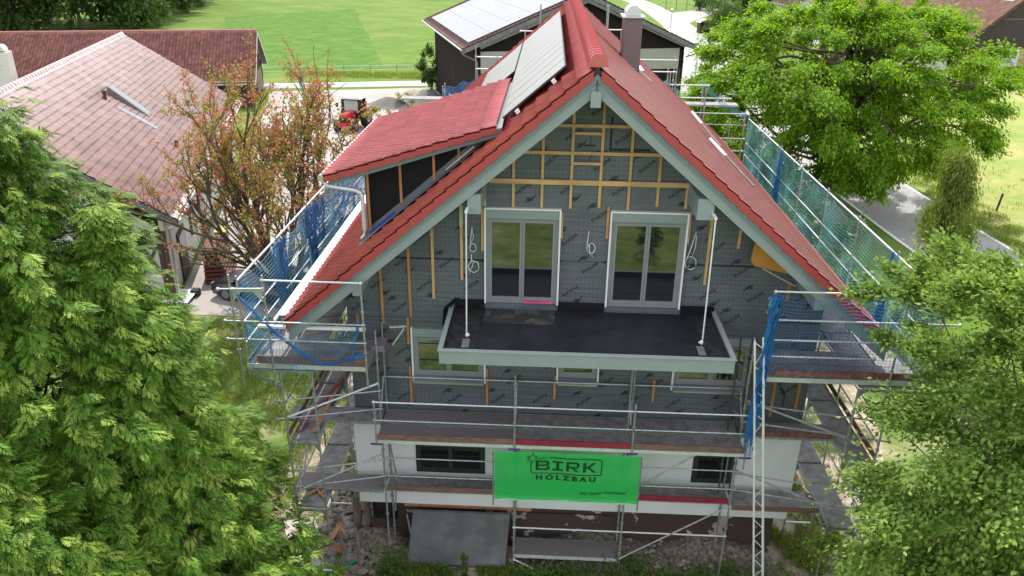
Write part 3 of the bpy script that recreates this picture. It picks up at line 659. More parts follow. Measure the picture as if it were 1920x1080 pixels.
for x, z0, z1, m in ((-4.76, -1.10, .34, TIMBER_O), (-4.08, -.88, .90, TIMBER_O), (-3.51, -.38, 1.38, TIMBER), (-2.83, .13, 1.62, TIMBER), (-2.34, .87, 1.88, TIMBER), (-.545, 1.23, 1.84, TIMBER), (.49, 1.26, 2.02, TIMBER_O),
                   (2.315, 1.19, 1.94, TIMBER), (2.81, .18, 2.08, TIMBER), (3.47, 1.10, 1.56, TIMBER), (-5.39, -1.12, -.86, TIMBER_O), (-4.165, -1.63, -.91, TIMBER_O), (-4.16, -3.30, -2.26, TIMBER_O), (-2.25, -3.3, -2.25, TIMBER_O),
                   (-.56, -3.06, -2.41, TIMBER_O), (1.885, -3.05, -2.42, TIMBER_O), (4.82, -3.35, -2.3, TIMBER_O), (5.41, -3.2, -2.26, TIMBER_O), (4.76, -.16, .32, TIMBER_O), (4.05, -2.95, -2.75, TIMBER_O)):
    vb(x, z0, z1, .062, m)
b = MB(); b.box(-2.87, -2.79, -.055, -.003, 1.45, 1.98); b.build('batten', mat('pale_green_lath', (.42, .44, .28), .7), house)
# black seam tape
b = MB()
for x0, x1, z, h in ((-4.4, -2.33, .63, .045), (2.37, 4.72, .66, .05), (-5.6, -4.12, -.93, .012), (4.35, 5.6, -.74, .05), (-.56, .50, .66, .012), (-2.4, -2.31, .60, .05), (-.6, -.5, .66, .04), (.43, .52, .66, .04)):
    b = MB(); b.box(x0, x1, -.004, .001, z - h / 2, z + h / 2); b.build('seam_tape', INK, house)
b = MB(); b.bar((4.93, -.004, -2.25), (4.98, -.004, -2.55), .01, .06); b.bar((4.98, -.004, -2.55), (5.1, -.004, -2.7), .01, .06); b.bar((5.1, -.004, -2.7), (5.08, -.004, -3.3), .01, .06)
b.build('seam_tape', INK, house); b = MB(); b.box(.42, .47, -.0045, .001, 3.3, 4.0); b.box(.42, 1.3, -.004, .001, 3.28, 3.33); b.build('seam_tape', INK, house); b = MB(); b.box(-.12, .12, -.0042, .001, 3.36, 3.40); b.box(.0, .02, -.004, .001, 3.4, 3.6)
b.build('seam_tape', INK, house)
# printed lettering of the membrane
b = MB(); tv, tf = text_faces('ProLine', .135, offset=.003, ext=.0015)
def swoosh(cx, cz, a):
    c, s_ = math.cos(a), math.sin(a)
    for k, (r0, ln) in enumerate(((.15, 2.0), (.115, 1.5), (.08, 1.1))):
        n = 7; pts = []
        for i in range(n):
            t = .5 + ln * i / (n - 1); wd = .017 * math.sin(math.pi * (i + .4) / n)
            pts.append((r0 * math.cos(t) * 1.3, r0 * math.sin(t), wd))
        vs = []
        for (u, v, wd) in pts:
            for q in (-wd, wd):
                uu, vv = u, v + q; vs.append((cx + uu * c - vv * s_, -.0035, cz + uu * s_ + vv * c))
        b.add(vs, [(2 * i, 2 * i + 1, 2 * i + 3, 2 * i + 2) for i in range(n - 1)])
ri = 0; z = 4.2
holes = [(-2.4, -.5, -.5, 2.0), (.45, 2.4, -.5, 2.0), (-4.2, -2.25, -2.8, -1.05), (-.6, .6, -2.8, -1.0), (2.2, 4.2, -2.8, -1.0), (-3.2, 3.2, -1.0, -.45)]
while z > -3.8:
    x = -5.4 + (ri % 2) * .55
    while x < 5.5:
        up = (ri + int(round(x * 1.2))) % 2 == 0; a = R(40) if up else R(-140)
        if ri % 3 == 2: a = R(42)
        xx = x + random.uniform(-.1, .1); zz = z + random.uniform(-.06, .06)
        if zz < rz(xx, 4.98) - .45 and abs(xx) < 5.35 and not any(h[0] < xx < h[1] and h[2] < zz < h[3] for h in holes):
            c, s_ = math.cos(a), math.sin(a)
            b.add([(xx + u * c - v * s_, -.003 - w_ * .3, zz + u * s_ + v * c) for u, v, w_ in tv], tf); k = .17
            swoosh(xx - k * s_, zz + k * c, a)
        x += 1.12
    z -= .61; ri += 1
b.build('printed_lettering', INK, house)

# ---- windows and glazed doors
def opening(kind, x0, x1, z0, z1, box=.21, sashes=2, sill=False, m=FRAME, trim=True, y=0., label=None):
    f = MB(); o = None
    b = MB(); fr = .075
    y0 = y - .030; y1 = y - .002
    b.box(x0, x0 + fr, y0, y1, z0, z1 - box); b.box(x1 - fr, x1, y0, y1, z0, z1 - box); b.box(x0 + fr, x1 - fr, y0, y1, z0, z0 + fr * 1.2); b.box(x0 + fr, x1 - fr, y0, y1, z1 - box - .05, z1 - box)
    o = b.build(kind, m, house, label)
    wsh = (x1 - x0 - 2 * fr) / sashes
    for i in range(sashes):
        a = x0 + fr + i * wsh; c = a + wsh; s_ = .058; zz0, zz1 = z0 + fr * 1.2, z1 - box - .05
        q = MB(); yy0 = y - .042; yy1 = y - .006
        q.box(a + .004, a + s_, yy0, yy1, zz0, zz1); q.box(c - s_, c - .004, yy0, yy1, zz0, zz1); q.box(a + s_, c - s_, yy0, yy1, zz0, zz0 + s_ * 1.2); q.box(a + s_, c - s_, yy0, yy1, zz1 - s_, zz1); q.build('sash', m, o)
        q = MB(); q.box(a + s_, c - s_, y - .014, y - .009, zz0 + s_ * 1.2, zz1 - s_); q.build('pane', WGLASS if trim else GLASSD, o)
    if box: q = MB(); q.box(x0, x1, y - .085, y - .002, z1 - box, z1); q.build('shutter_box', GREEN_PAINT, o)
    if trim:
        q = MB(); q.box(x0 - .04, x0 - .002, y - .10, y - .001, z0 - (.15 if sill else 0), z1 + .02); q.box(x1 + .002, x1 + .04, y - .10, y - .001, z0 - (.15 if sill else 0), z1 + .02)
        if not sill: q.box(x0 - .04, x1 + .04, y - .105, y - .001, z1 + .002, z1 + .035)
        q.build('edge_trim', WHITE, o)
    if sill:
        q = MB(); q.add([(x0, y - .005, z0 + .0), (x1, y - .005, z0), (x1, y - .20, z0 - .10), (x0, y - .20, z0 - .10)], [(0, 3, 2, 1)])
        q.build('sill', mat('grey_metal_sill', (.26, .27, .30), .4, metal=.3, var=.05), o)
        q = MB(); q.box(x0, x1, y - .215, y - .195, z0 - .135, z0 - .095); q.build('sill_edge', ALU, o)
    return o
opening('glazed_door', -2.26, -.60, -.43, 1.90); o2 = opening('glazed_door', .58, 2.25, -.44, 1.89)
b = MB(); b.box(-1.40, -.70, -.10, -.045, -.405, -.355); b.build('pink_strip', mat('pink_strip_paint', (.65, .08, .20), .6), house)
for (x0, x1, z0, z1) in ((-4.06, -2.32, -2.50, -1.18), (-.49, .47, -2.42, -1.18), (2.33, 4.12, -2.50, -1.18)): opening('window', x0, x1, z0, z1, sill=True, sashes=2 if x1 - x0 > 1.2 else 1)
for (x0, x1) in ((-4.11, -2.30), (3.07, 4.08)): opening('window', x0, x1, -5.42, -4.50, box=0, m=DFRAME, trim=False, y=-.052, sashes=2 if x0 < 0 else 1)

# ---- balcony slab with membrane
bal = thing('balcony', None, None, (0, -1.16, -.8)); bal.parent = house; bal.location = bal.location - house.location; del bal['label']; del bal['category']
b = MB(); b.box(-3.09, 3.13, -2.33, -2.28, -.83, -.52); b.box(-3.09, -3.04, -2.28, 0, -.83, -.52); b.box(3.08, 3.13, -2.28, 0, -.83, -.52)
b.build('parapet', GREEN_PAINT, bal)
capm = mat('parapet_cap_paint', (.29, .34, .33), .4, var=.04)
b = MB(); b.box(-3.12, 3.16, -2.36, -2.255, -.518, -.497); b.box(-3.12, -3.015, -2.254, .0, -.518, -.497); b.box(3.055, 3.16, -2.254, 0, -.518, -.497); b.build('parapet_cap', capm, bal)
b = MB(); b.box(-3.03, 3.07, -2.27, -.01, -.78, -.615); b.build('balcony_floor', ROOFING, bal)
for x0, x1 in ((-3.03, -2.35), (2.62, 3.07)): b = MB(); b.box(x0, x1, -2.268, -.012, -.613, -.607); b.build('membrane_strip', CRINK, bal)
b = MB(); b.add([(-2.29, -.75, -.604), (-.62, -.80, -.604), (-.63, -.03, -.604), (-2.24, -.03, -.604)], [(0, 1, 2, 3)]); b.box(-2.28, -.64, -.78, -.03, -.612, -.606); b.build('protective_mat', DUSTY, bal)
b = MB()
for x in (-1.45, -.62, .50, 1.55): b.box(x, x + .012, -2.26, -.75 if x < 0 else -.95, -.6145, -.611)
b.box(.95, 2.6, -1.16, -1.148, -.6145, -.611); b.box(1.0, 1.012, -1.1, -.1, -.6145, -.611); b.build('membrane_seam', INK, bal)
for x0, x1 in ((-3.0, -2.31), (-.56, .53), (2.33, 3.1)): b = MB(); b.box(x0, x1, -.045, -.012, -.62, -.38); b.build('wall_upstand', BLACKF, bal)
b = MB()
vs = [(-3.02, -.02, -.36), (-3.28, -.05, -.62), (-3.32, -.10, -1.02), (-3.12, -.45, -1.05), (-3.10, -.9, -.72), (-3.10, -.3, -.50), (-2.9, -.03, -.34)]
b.add(vs, [(0, 1, 5), (1, 2, 3), (1, 3, 4), (1, 4, 5), (0, 5, 6)]); b.build('membrane_flap', BLACKF, bal)
for x in (-2.55, 2.535):
    b = MB(); b.tube([(x, -1.55, 2.3 if x < 0 else 2.32), (x + (-.02 if x < 0 else .03), -1.6, -.55)], .017, 6); o = b.build('hanger_rod', GIRDER, bal)
    b = MB(); b.box(x - .10, x + .06, -2.02, -1.62, -.60, -.585); b.build('foot_plate', GREYWOOD, o)
    b = MB(); b.ball((x, -1.6, -.50), .035, .035, .05, 6, 4); b.box(x - .05, x + .05, -1.615, -1.585, -.51, -.49); b.build('turnbuckle', WHITE, o)
    b = MB(); b.box(x - .03, x + .03, -1.58, -1.30, 2.30, 2.34); b.build('hanger_bracket', GIRDER, o)
# loops of cable out of the wall
def cable(pts, lab):
    q = MB(); q.tube([(x, -.06 - .02 * math.sin(i), z) for i, (x, z) in enumerate(pts)], .013, 5); return q.build('cable', mat('white_cable', (.62, .62, .62), .5), house, smooth=True)
def loop(cx, cz, r, a0, a1, n=12): return [(cx + r * math.cos(a0 + (a1 - a0) * i / n) * .8, cz + r * math.sin(a0 + (a1 - a0) * i / n)) for i in range(n + 1)]
cable([(-2.58, 1.46), (-2.61, 1.2), (-2.62, .95)] + loop(-2.57, .95, .1, 3.1, 9.4) + [(-2.55, 1.2), (-2.59, 1.44)], '')
cable([(-2.60, .8)] + loop(-2.55, .48, .16, 2, 14) + [(-2.66, .28)], '')
cable([(.08, 1.44), (.05, 1.15)] + loop(.14, 1.02, .12, 2.6, 8.4) + [(.12, .9), (.20, .80)], '')
cable([(2.48, 1.48), (2.38, 1.0), (2.30, .75)] + loop(2.43, .72, .16, 3.1, 10.5) + [(2.50, 1.1), (2.50, 1.4)], '')
b = MB(); b.prism([(3.72, 1.35), (3.68, .98), (3.78, .84), (4.72, .64), (4.9, .80), (4.45, 1.25), (4.1, 1.6)], 'y', -.42, -.36); tag(b.build('orange_board', ORANGE, origin=(4.2, -.39, .6)), 'orange board with a rounded corner tucked under the right eave', 'board')
b = MB(); b.bar((3.95, -.50, .82), (4.72, -.50, .42), .05, .02); tag(b.build('metal_strip', GALVL, origin=(4.3, -.5, .6)), 'pale metal strip hanging below the orange board', 'metal strip')

# ================================================================ SCAFFOLDING
def sc_post(root, x, y, z0, z1, m=GALV, name='standard', r=.024):
    b = MB(); b.tube([(x, y, z0), (x, y, z1)], r, 8)
    z = z0 + .9
    while z < z1 - .2: b.tube([(x, y, z - .03), (x, y, z + .03)], r * 1.7, 8); z += 1.0
    return b.build(name, m, root, smooth=False)
def sc_rail(root, p, q, r=.021, m=GALV, name='guardrail', cl=True):
    b = MB(); b.tube([p, q], r, 7)
    if cl:
        for e in (p, q): b.ball(e, .042, .042, .042, 6, 4)
    return b.build(name, m, root)
def sc_deck(root, x0, x1, y0, y1, z, m=DECK, along='x'):
    b = MB(); b.box(x0, x1, y0, y1, z - .012, z + .004)
    o = b.build('deck', m, root); b = MB()
    if along == 'x': b.box(x0, x1, y0 - .012, y0 - .001, z - .07, z + .010); b.box(x0, x1, y1 + .001, y1 + .012, z - .07, z + .010); b.box(x0 - .0, x0 + .05, y0, y1, z - .06, z - .014); b.box(x1 - .05, x1, y0, y1, z - .06, z - .014)
    else: b.box(x0 - .012, x0 - .001, y0, y1, z - .07, z + .010); b.box(x1 + .001, x1 + .012, y0, y1, z - .07, z + .010); b.box(x0, x1, y0, y0 + .05, z - .06, z - .014); b.box(x0, x1, y1 - .05, y1, z - .06, z - .014)
    b.build('deck_frame', GALV, o); return o
def sc_toe(root, p, q, m=TOE_B, h=.15):
    b = MB(); p = Vector(p); q = Vector(q); b.bar(p + Vector((0, 0, h / 2)), q + Vector((0, 0, h / 2)), .028, h); return b.build('toe_board', m, root)
def sc_trans(root, x0, x1, y, z, m=GALV):
    b = MB(); b.bar((x0, y, z - .05), (x1, y, z - .05), .05, .05)
    for x, s in ((x0, 1), (x1, -1)):
        b.prism([(x + s * .02, z - .08), (x + s * .16, z - .08), (x + s * .02, z - .26)], 'y', y - .008, y + .008)
    return b.build('transom', m, root)

# ---- front scaffold
fs = thing('scaffold', 'galvanised scaffold across the front wall that carries the green banner', 'scaffold', (-.4, -.9, G))
XS = [-4.78, -1.49, 1.28, 3.92]
for x in XS:
    sc_post(fs, x, -.86, G - .1, -3.42); sc_post(fs, x, -.14, G - .1, -3.42 if abs(x) < 4.8 and x not in (XS[0],) else -1.0)
for x in XS[1:3]: sc_post(fs, x, -1.46, -3.75, -1.55 if x < 0 else -2.2)
sc_post(fs, XS[0], -1.46, -3.6, -2.4); sc_post(fs, XS[3], -1.46, -3.9, -2.2)
sc_post(fs, XS[0], -.86, -3.5, -.85); sc_post(fs, XS[3], -.86, -3.5, -.9); sc_post(fs, 1.22, -.86, -3.4, -.95); sc_post(fs, 1.36, -.30, -3.4, -.95)
for x in XS:
    for z in (-3.5, -5.48): sc_trans_ = MB().bar((x, -.86, z - .05), (x, -.14, z - .05), .045, .045).build('transom', GALV, fs)
    MB().bar((x, -1.46, -3.55), (x, -.86, -3.55), .045, .045).bar((x, -1.42, -3.60), (x, -.88, -4.0), .03, .03).build('bracket', GALV, fs)
    MB().tube([(x, -.86, -3.2), (x, -.30, -2.4)], .016, 6).build('brace', GALV, fs)
dm_ = [DECKL, DECK, DECK]
toe = [TOE_B, TOE_R, TOE_B]
for i in range(3):
    a, c = XS[i] + .03, XS[i + 1] - .03
    sc_deck(fs, a, c, -.74, -.16, -3.47, DECKL if i == 0 else DECK); sc_deck(fs, a, c, -1.42, -.84, -3.47, DECKL if i == 0 else DECK)
    sc_toe(fs, (a, -1.455, -3.46), (c, -1.455, -3.46), toe[i])
    b = MB(); b.box(a, c, -1.475, -1.442, -3.56, -3.47); b.build('deck_edge', GALVL, fs)
    for z in (-2.40, -2.90): sc_rail(fs, (XS[i], -1.49, z), (XS[i + 1], -1.49, z), m=GALVL if z > -2.5 else GALV)
    sc_rail(fs, (XS[i], -.16, -2.5), (XS[i + 1], -.16, -2.5))
    sc_deck(fs, a, c, -.78, -.22, -5.45, DECK); sc_toe(fs, (a, -.845, -5.44), (c, -.845, -5.44), [TOE_B, TOE_B, TOE_R][i])
    for z in (-4.40, -4.95): sc_rail(fs, (XS[i], -.90, z), (XS[i + 1], -.90, z))
    if i: sc_rail(fs, (XS[i], -.90, -6.44), (XS[i + 1], -.90, -6.44), m=GALVL)
sc_deck(fs, XS[1] + .03, XS[2] - .03, -.84, -.22, -7.40, DECKL); MB().box(XS[1] + .03, XS[2] - .03, -.87, -.853, -7.48, -7.38).build('deck_edge', GALVL, fs)
sc_rail(fs, (1.30, -.92, -7.30), (3.92, -.92, -5.45), name='brace'); sc_rail(fs, (1.30, -.92, -5.20), (3.10, -.92, -3.80), name='brace')
sc_rail(fs, (-1.47, -.92, -7.50), (.3, -.92, -8.5), name='brace', m=GALVL)
for x, y in ((XS[0], -1.475), (XS[1], -1.475), (XS[2], -1.475), (XS[3], -1.475)):
    MB().box(x - .14, x + .14, y - .02, y + .015, -3.60, -3.565).build('deck_hook', mat('purple_marking_paint', (.08, .03, .20), .6), fs)
MB().tube([(-4.70, -.80, -3.3), (-4.55, -.55, -5.2), (-4.62, -.6, -6.3)], .022, 6).build('loose_pole', GALV, fs)
MB().tube([(-4.35, -.5, -6.5), (-4.2, -.45, -7.9)], .02, 6).build('loose_pole', GALV, fs)
sc_post(fs, 3.70, -.5, -5.4, -.9, mat('dark_painted_post', (.06, .065, .07), .6), 'corner_post'); sc_post(fs, 3.98, -.45, -5.4, -.8, mat('dark_painted_post', (.06, .065, .07), .6), 'corner_post')
# ladder frame pieces at the right corner
b = MB()
for k in range(5): b.bar((3.72, -.5, -1.2 - k * .42), (3.96, -.45, -1.4 - k * .42), .025, .025)
b.build('corner_lattice', GALV, fs)
# low deck extensions to both side towers
for s in (-1, 1):
    x0, x1 = (-7.18, -4.84) if s < 0 else (3.98, 6.15)
    sc_deck(fs, x0, x1, -.72, -.14, -3.47, DECK); sc_deck(fs, x0, x1 if s < 0 else 5.95, -.86, -.26, -5.45, DECKL if s < 0 else DECK)
    if s > 0: sc_toe(fs, (x0, -.74, -3.46), (x1, -.74, -3.46), TOE_D); sc_toe(fs, (x0, -.88, -5.6), (x1, -.88, -5.6), TOE_B)
    for z in (-2.45, -2.95, -4.45, -4.95): sc_rail(fs, (s * 7.1 if z > -3 else s * 7.0, -1.52, z), (s * 4.75 if s < 0 else 3.95, -.92, z), m=GALV)
sc_rail(fs, (-6.80, -1.56, -2.85), (-4.80, -.92, -2.25), m=GALVL, name='brace', r=.026); sc_rail(fs, (-6.85, -1.56, -5.05), (-4.80, -.92, -4.28), m=GALV, name='brace', r=.026)
sc_rail(fs, (6.05, -1.56, -2.85), (3.95, -.96, -2.35), m=GALV, name='brace', r=.026); sc_rail(fs, (6.1, -1.56, -4.9), (3.95, -.96, -4.35), m=GALV, name='brace', r=.026)
b = MB(); b.bar((-4.55, -.35, -1.02), (-4.15, -.35, -.98), .05, .04); b.bar((-4.5, -.35, -1.5), (-4.2, -.35, -1.05), .03, .03); b.build('wall_bracket', GALVL, fs)

# ---- side scaffolds
def side_scaffold(s, label):
    root = thing('scaffold', label, 'scaffold', (s * 6.5, 7.4, G))
    Y = [-1.5 + 2.62 * i for i in range(8)]
    xi, xo, xg = s * 6.15, s * 6.88, s * 7.60
    for i, y in enumerate(Y):
        sc_post(root, xi, y, G - .1, -1.62); sc_post(root, xo, y, G - .1, -1.50)
        sc_post(root, xg, y, -1.75, .70, m=GALV)
        for z in (-1.58, -3.58, -5.58): sc_trans(root, min(xi, xo), max(xi, xo), y, z)
        MB().bar((xo, y, -1.64), (xg, y, -1.64), .05, .05).bar((xg, y, -1.70), (xo, y, -2.15), .03, .03).build('bracket', GALV, root)
        MB().box(min(xi, xo), max(xi, xo), y - .02, y + .02, -7.62, -7.58).build('base_transom', GALVL, root)
    for i in range(7):
        a, c = Y[i] + .04, Y[i + 1] - .04
        for z in (-3.54, -5.54): sc_deck(root, min(xi, xo) + .05, max(xi, xo) - .05, a, c, z, DECK, 'y')
        sc_deck(root, min(xi, xo) + .05, max(xi, xo) - .05, a, c, -1.54, DECK, 'y'); sc_deck(root, min(xg, xo) + .04, max(xg, xo) - .04, a, c, -1.54, DECK, 'y')
        sc_toe(root, (xg, a, -1.53), (xg, c, -1.53), TOE_B)
        sc_toe(root, (xo + s * .03, a, -3.53), (xo + s * .03, c, -3.53), TOE_D if s > 0 else TOE_B)
        for z in (.58,): sc_rail(root, (xg, Y[i], z), (xg, Y[i + 1], z), m=GALVL, cl=False, r=.026)
        for z in (-.95, -.45): sc_rail(root, (xg, Y[i], z), (xg, Y[i + 1], z), m=GALVL, cl=False)
        for z in (-2.55, -3.05, -4.55, -5.05): sc_rail(root, (xo, Y[i], z), (xo, Y[i + 1], z), cl=False)
        if i % 2 == 0: sc_rail(root, (xo, Y[i], -5.5), (xo, Y[i + 1], -3.6), name='brace', cl=False); sc_rail(root, (xo, Y[i], -7.6), (xo, Y[i + 1], -5.6), name='brace', cl=False)
    # corner platform turned round the front gable
    xa, xb = (-7.62, -4.84) if s < 0 else (4.02, 7.45)
    sc_deck(root, xa, xb, -1.46, -.86, -1.45 if s < 0 else -1.35, DECKL, 'x'); zd = -1.45 if s < 0 else -1.35
    sc_deck(root, xa, min(xb, 6.6), -.84, -.26, zd, DECK, 'x')
    sc_toe(root, (xa + .25, -1.50, zd + .02), (xb, -1.50, zd + .02), TOE_B if s < 0 else TOE_D, h=.17)
    MB().box(xa, xb, -1.545, -1.52, zd - .11, zd - .0).build('deck_edge', GALVL, root)
    if s < 0:
        sc_post(root, -7.74, -1.56, -2.0, .76); sc_post(root, -7.0, -1.56, -2.0, .76); sc_post(root, -4.86, -1.56, -1.95, .70)
        MB().bar((-7.74, -1.56, .40), (-7.0, -1.56, .40), .05, .07).prism([(-7.70, .36), (-7.50, .36), (-7.70, .12)], 'y', -1.57, -1.55).prism([(-7.04, .36), (-7.24, .36), (-7.04, .12)], 'y', -1.57, -1.55).build('portal_beam', GALVL, root)
        for z, x0 in ((.66, -7.0), (-.35, -7.95), (-.80, -7.95)): sc_rail(root, (x0, -1.60, z), (-4.84, -1.60, z), m=GALVL if z > 0 else GALV)
        sc_rail(root, (-8.0, -1.60, .42), (-7.0, -1.60, .46), m=GALVL)
        MB().box(-7.35, -4.9, -1.30, -1.22, -.66, -.60).build('white_plank', WHITE, root)
        MB().bar((-7.55, -1.53, -1.62), (-6.1, -1.53, -1.62), .04, .05).bar((-7.5, -1.53, -1.7), (-6.9, -1.53, -2.0), .03, .03).build('truss', GALV, root)
    else:
        sc_post(root, 3.96, -1.56, -1.8, .74); sc_post(root, 6.75, -1.56, -2.0, .74)
        for z in (.76, .10, -.38): sc_rail(root, (3.96, -1.60, z), (7.9, -1.60, z), m=GALVL)
        sc_rail(root, (4.0, -1.60, -.78), (6.3, -1.60, -.78), m=GALVL)
        sc_rail(root, (7.5, Y[-1], .78), (4.9, Y[-1] + .05, .78), m=GALVL); sc_rail(root, (7.5, Y[-1], .30), (5.6, Y[-1] + .05, .30), m=GALV)
        sc_rail(root, (7.5, Y[-1], -.28), (6.2, Y[-1] + .05, -.28), m=GALVL); sc_rail(root, (7.5, Y[-1], -.82), (6.4, Y[-1] + .05, -.82), m=GALVL)
        sc_post(root, 6.85, Y[-1] + .05, -1.6, .55); sc_post(root, 7.35, Y[-1] - .3, -1.6, .75)
    return root
side_scaffold(-1, 'galvanised scaffold along the left eave beside the driveway')
side_scaffold(1, 'galvanised scaffold along the right eave towards the road')
# ---- rear scaffold, stepping up behind the back gable
rs = thing('scaffold', 'scaffold stepping up behind the back gable in front of the dark barn', 'scaffold', (0, 18.2, G))
for x, z in ((-4.12, 3.2), (-2.0, 3.85), (-1.37, 4.9), (1.48, 4.95), (2.07, 3.98), (4.55, 2.85), (4.3, 2.3), (-3.2, 2.9), (5.9, 1.6), (-5.6, 1.5)):
    for dy in (0, .75) if abs(x) > 4.2 or abs(x) < 1.5 else (0,): sc_post(rs, x, 18.0 + dy, G - .1, z, m=GALV, r=.028)
for x0, x1, z in ((-4.12, -2.0, 2.76), (-4.12, -2.6, 2.26), (-2.2, -1.37, 3.86), (1.48, 2.07, 3.97), (2.07, 4.55, 2.77), (2.4, 4.55, 2.28), (1.6, 2.07, 3.45), (4.3, 6.0, 1.74), (4.3, 7.0, 1.2)):
    sc_rail(rs, (x0, 18.0, z), (x1, 18.0, z), m=GALVL, r=.028)
for x0, x1, z in ((-7.5, -3.1, .9), (-3.0, -1.3, 1.9), (1.3, 3, 1.9), (3.1, 7.4, .9), (-7, 7, -1.5), (-7, 7, -3.5)): sc_deck(rs, x0, x1, 18.05, 18.7, z)
# ---- white lattice girder leaning at the right corner
g = thing('lattice_girder', 'white lattice girder standing upright beside the blue net at the right corner', 'lattice girder', (4.6, -1.95, G))
A0, A1 = Vector((3.68, -1.62, -.42)), Vector((4.62, -1.90, -8.0)); B0, B1 = Vector((3.84, -1.66, -.30)), Vector((4.84, -1.95, -8.0))
A0.x -= .0
b = MB(); b.tube([A0, A1], .026, 7); b.build('chord', GIRDER, g); b = MB(); b.tube([B0, B1], .030, 7); b.build('chord', GIRDER, g)
b = MB(); n = 26
for i in range(n):
    p = A0.lerp(A1, (i + .1) / n); q = B0.lerp(B1, (i + .95) / n); b.tube([p, q] if i % 2 == 0 else [B0.lerp(B1, (i + .1) / n), A0.lerp(A1, (i + .95) / n)], .012, 5)
b.build('lattice', GALVL, g)

# ---- banner
bn = thing('banner', 'green company banner hung on the front scaffold', 'banner', (-.2, -1.6, -4.95))
X0, X1, Z0, Z1 = -1.95, 1.49, -4.95, -3.565; nu, nv = 40, 16; vs = []
BY = lambda x, z: -1.60 + .012 * math.sin(x * 5 + z * 2) - .010 * math.sin(x * 2.1) + .010 * math.sin(x * 9 - z * 7) * abs(x + .2) / 1.7 + .018 * math.exp(-((x - z * .5 - 3.0) * 4) ** 2) - .02 * math.exp(-((x + z * .35 + 3.1) * 5) ** 2)
for j in range(nv + 1):
    for i in range(nu + 1):
        x = X0 + (X1 - X0) * i / nu; z = Z0 + (Z1 - Z0) * j / nv; vs.append((x, BY(x, z), z))
for v in list(vs): vs.append((v[0], v[1] + .004, v[2]))
M_ = (nu + 1) * (nv + 1)
b = MB(); b.add(vs, [(j * (nu + 1) + i, j * (nu + 1) + i + 1, (j + 1) * (nu + 1) + i + 1, (j + 1) * (nu + 1) + i) for j in range(nv) for i in range(nu)]); b.build('fabric', BANNER, bn, smooth=True)
b = MB(); b.box(X0, X1, -1.625, -1.595, Z0 - .02, Z0 - .002); b.build('hem', mat('pale_green_hem', (.35, .60, .42), .6), bn)
for x in (X0 - .03, X1 + .02):
    b = MB(); b.tube([(x, -1.60, -3.60), (x, -1.60, -5.15)], .02, 6); b.build('tension_pole', GREYWOOD, bn)
def onb(vs, fs, cx, cz, a=0., sx=1., sz=1., d=.020):
    c, s_ = math.cos(a), math.sin(a); out = []
    for u, v, w_ in vs:
        u *= sx; v *= sz; x, z = cx + u * c - v * s_, cz + u * s_ + v * c; out.append((x, BY(x, z) - d - w_ * .3, z))
    return out, fs
INKG = mat('dark_green_print', (.004, .035, .008), .6, var=.1)
b = MB()
# block letters B I R K from strokes (unit box 1 x 1)
t = .20
LET = {'B': [(0, 0, t, 1), (t, 0, .86, t * .9), (t, .43, .84, .43 + t * .75), (t, 1 - t * .9, .82, 1), (.80, .10, 1.0, .46), (.78, .55, .97, .90)],
       'I': [(0, 0, 1, t * .9), (0, 1 - t * .9, 1, 1), (.36, t * .9, .64, 1 - t * .9)],
       'R': [(0, 0, t, 1), (t, 1 - t * .9, .84, 1), (.80, .52, 1, .92), (t, .36, .88, .36 + t * .8)],
       'K': [(0, 0, t * 1.1, 1), (t, .42, .45, .60)]}
DIA = {'R': [((.45, .40), (.85, 0), .24)], 'K': [((.32, .50), (.82, 1), .24), ((.38, .52), (.84, 0), .26)]}
lh, cz = .275, -4.06
for ch_, lx, wd in (('B', -.97, .33), ('I', -.575, .255), ('R', -.244, .31), ('K', .15, .33)):
    for (a, c0, d, e) in LET[ch_]:
        q = MB(); q.box(lx + a * wd, lx + d * wd, 0, 0, cz + c0 * lh, cz + e * lh); v4 = [(lx + a * wd, 0, cz + c0 * lh), (lx + d * wd, 0, cz + c0 * lh), (lx + d * wd, 0, cz + e * lh), (lx + a * wd, 0, cz + e * lh)]
        b.add([(x, BY(x, z) - .020, z) for x, _, z in v4], [(0, 1, 2, 3)])
    for (p, q_, tw) in DIA.get(ch_, []):
        tw *= wd; v4 = [(lx + p[0] * wd - tw / 2, cz + p[1] * lh), (lx + p[0] * wd + tw / 2, cz + p[1] * lh), (lx + q_[0] * wd + tw / 2, cz + q_[1] * lh), (lx + q_[0] * wd - tw / 2, cz + q_[1] * lh)]
        b.add([(x, BY(x, z) - .021, z) for x, z in v4], [(0, 1, 2, 3)])
b.build('company_name', INKG, bn)
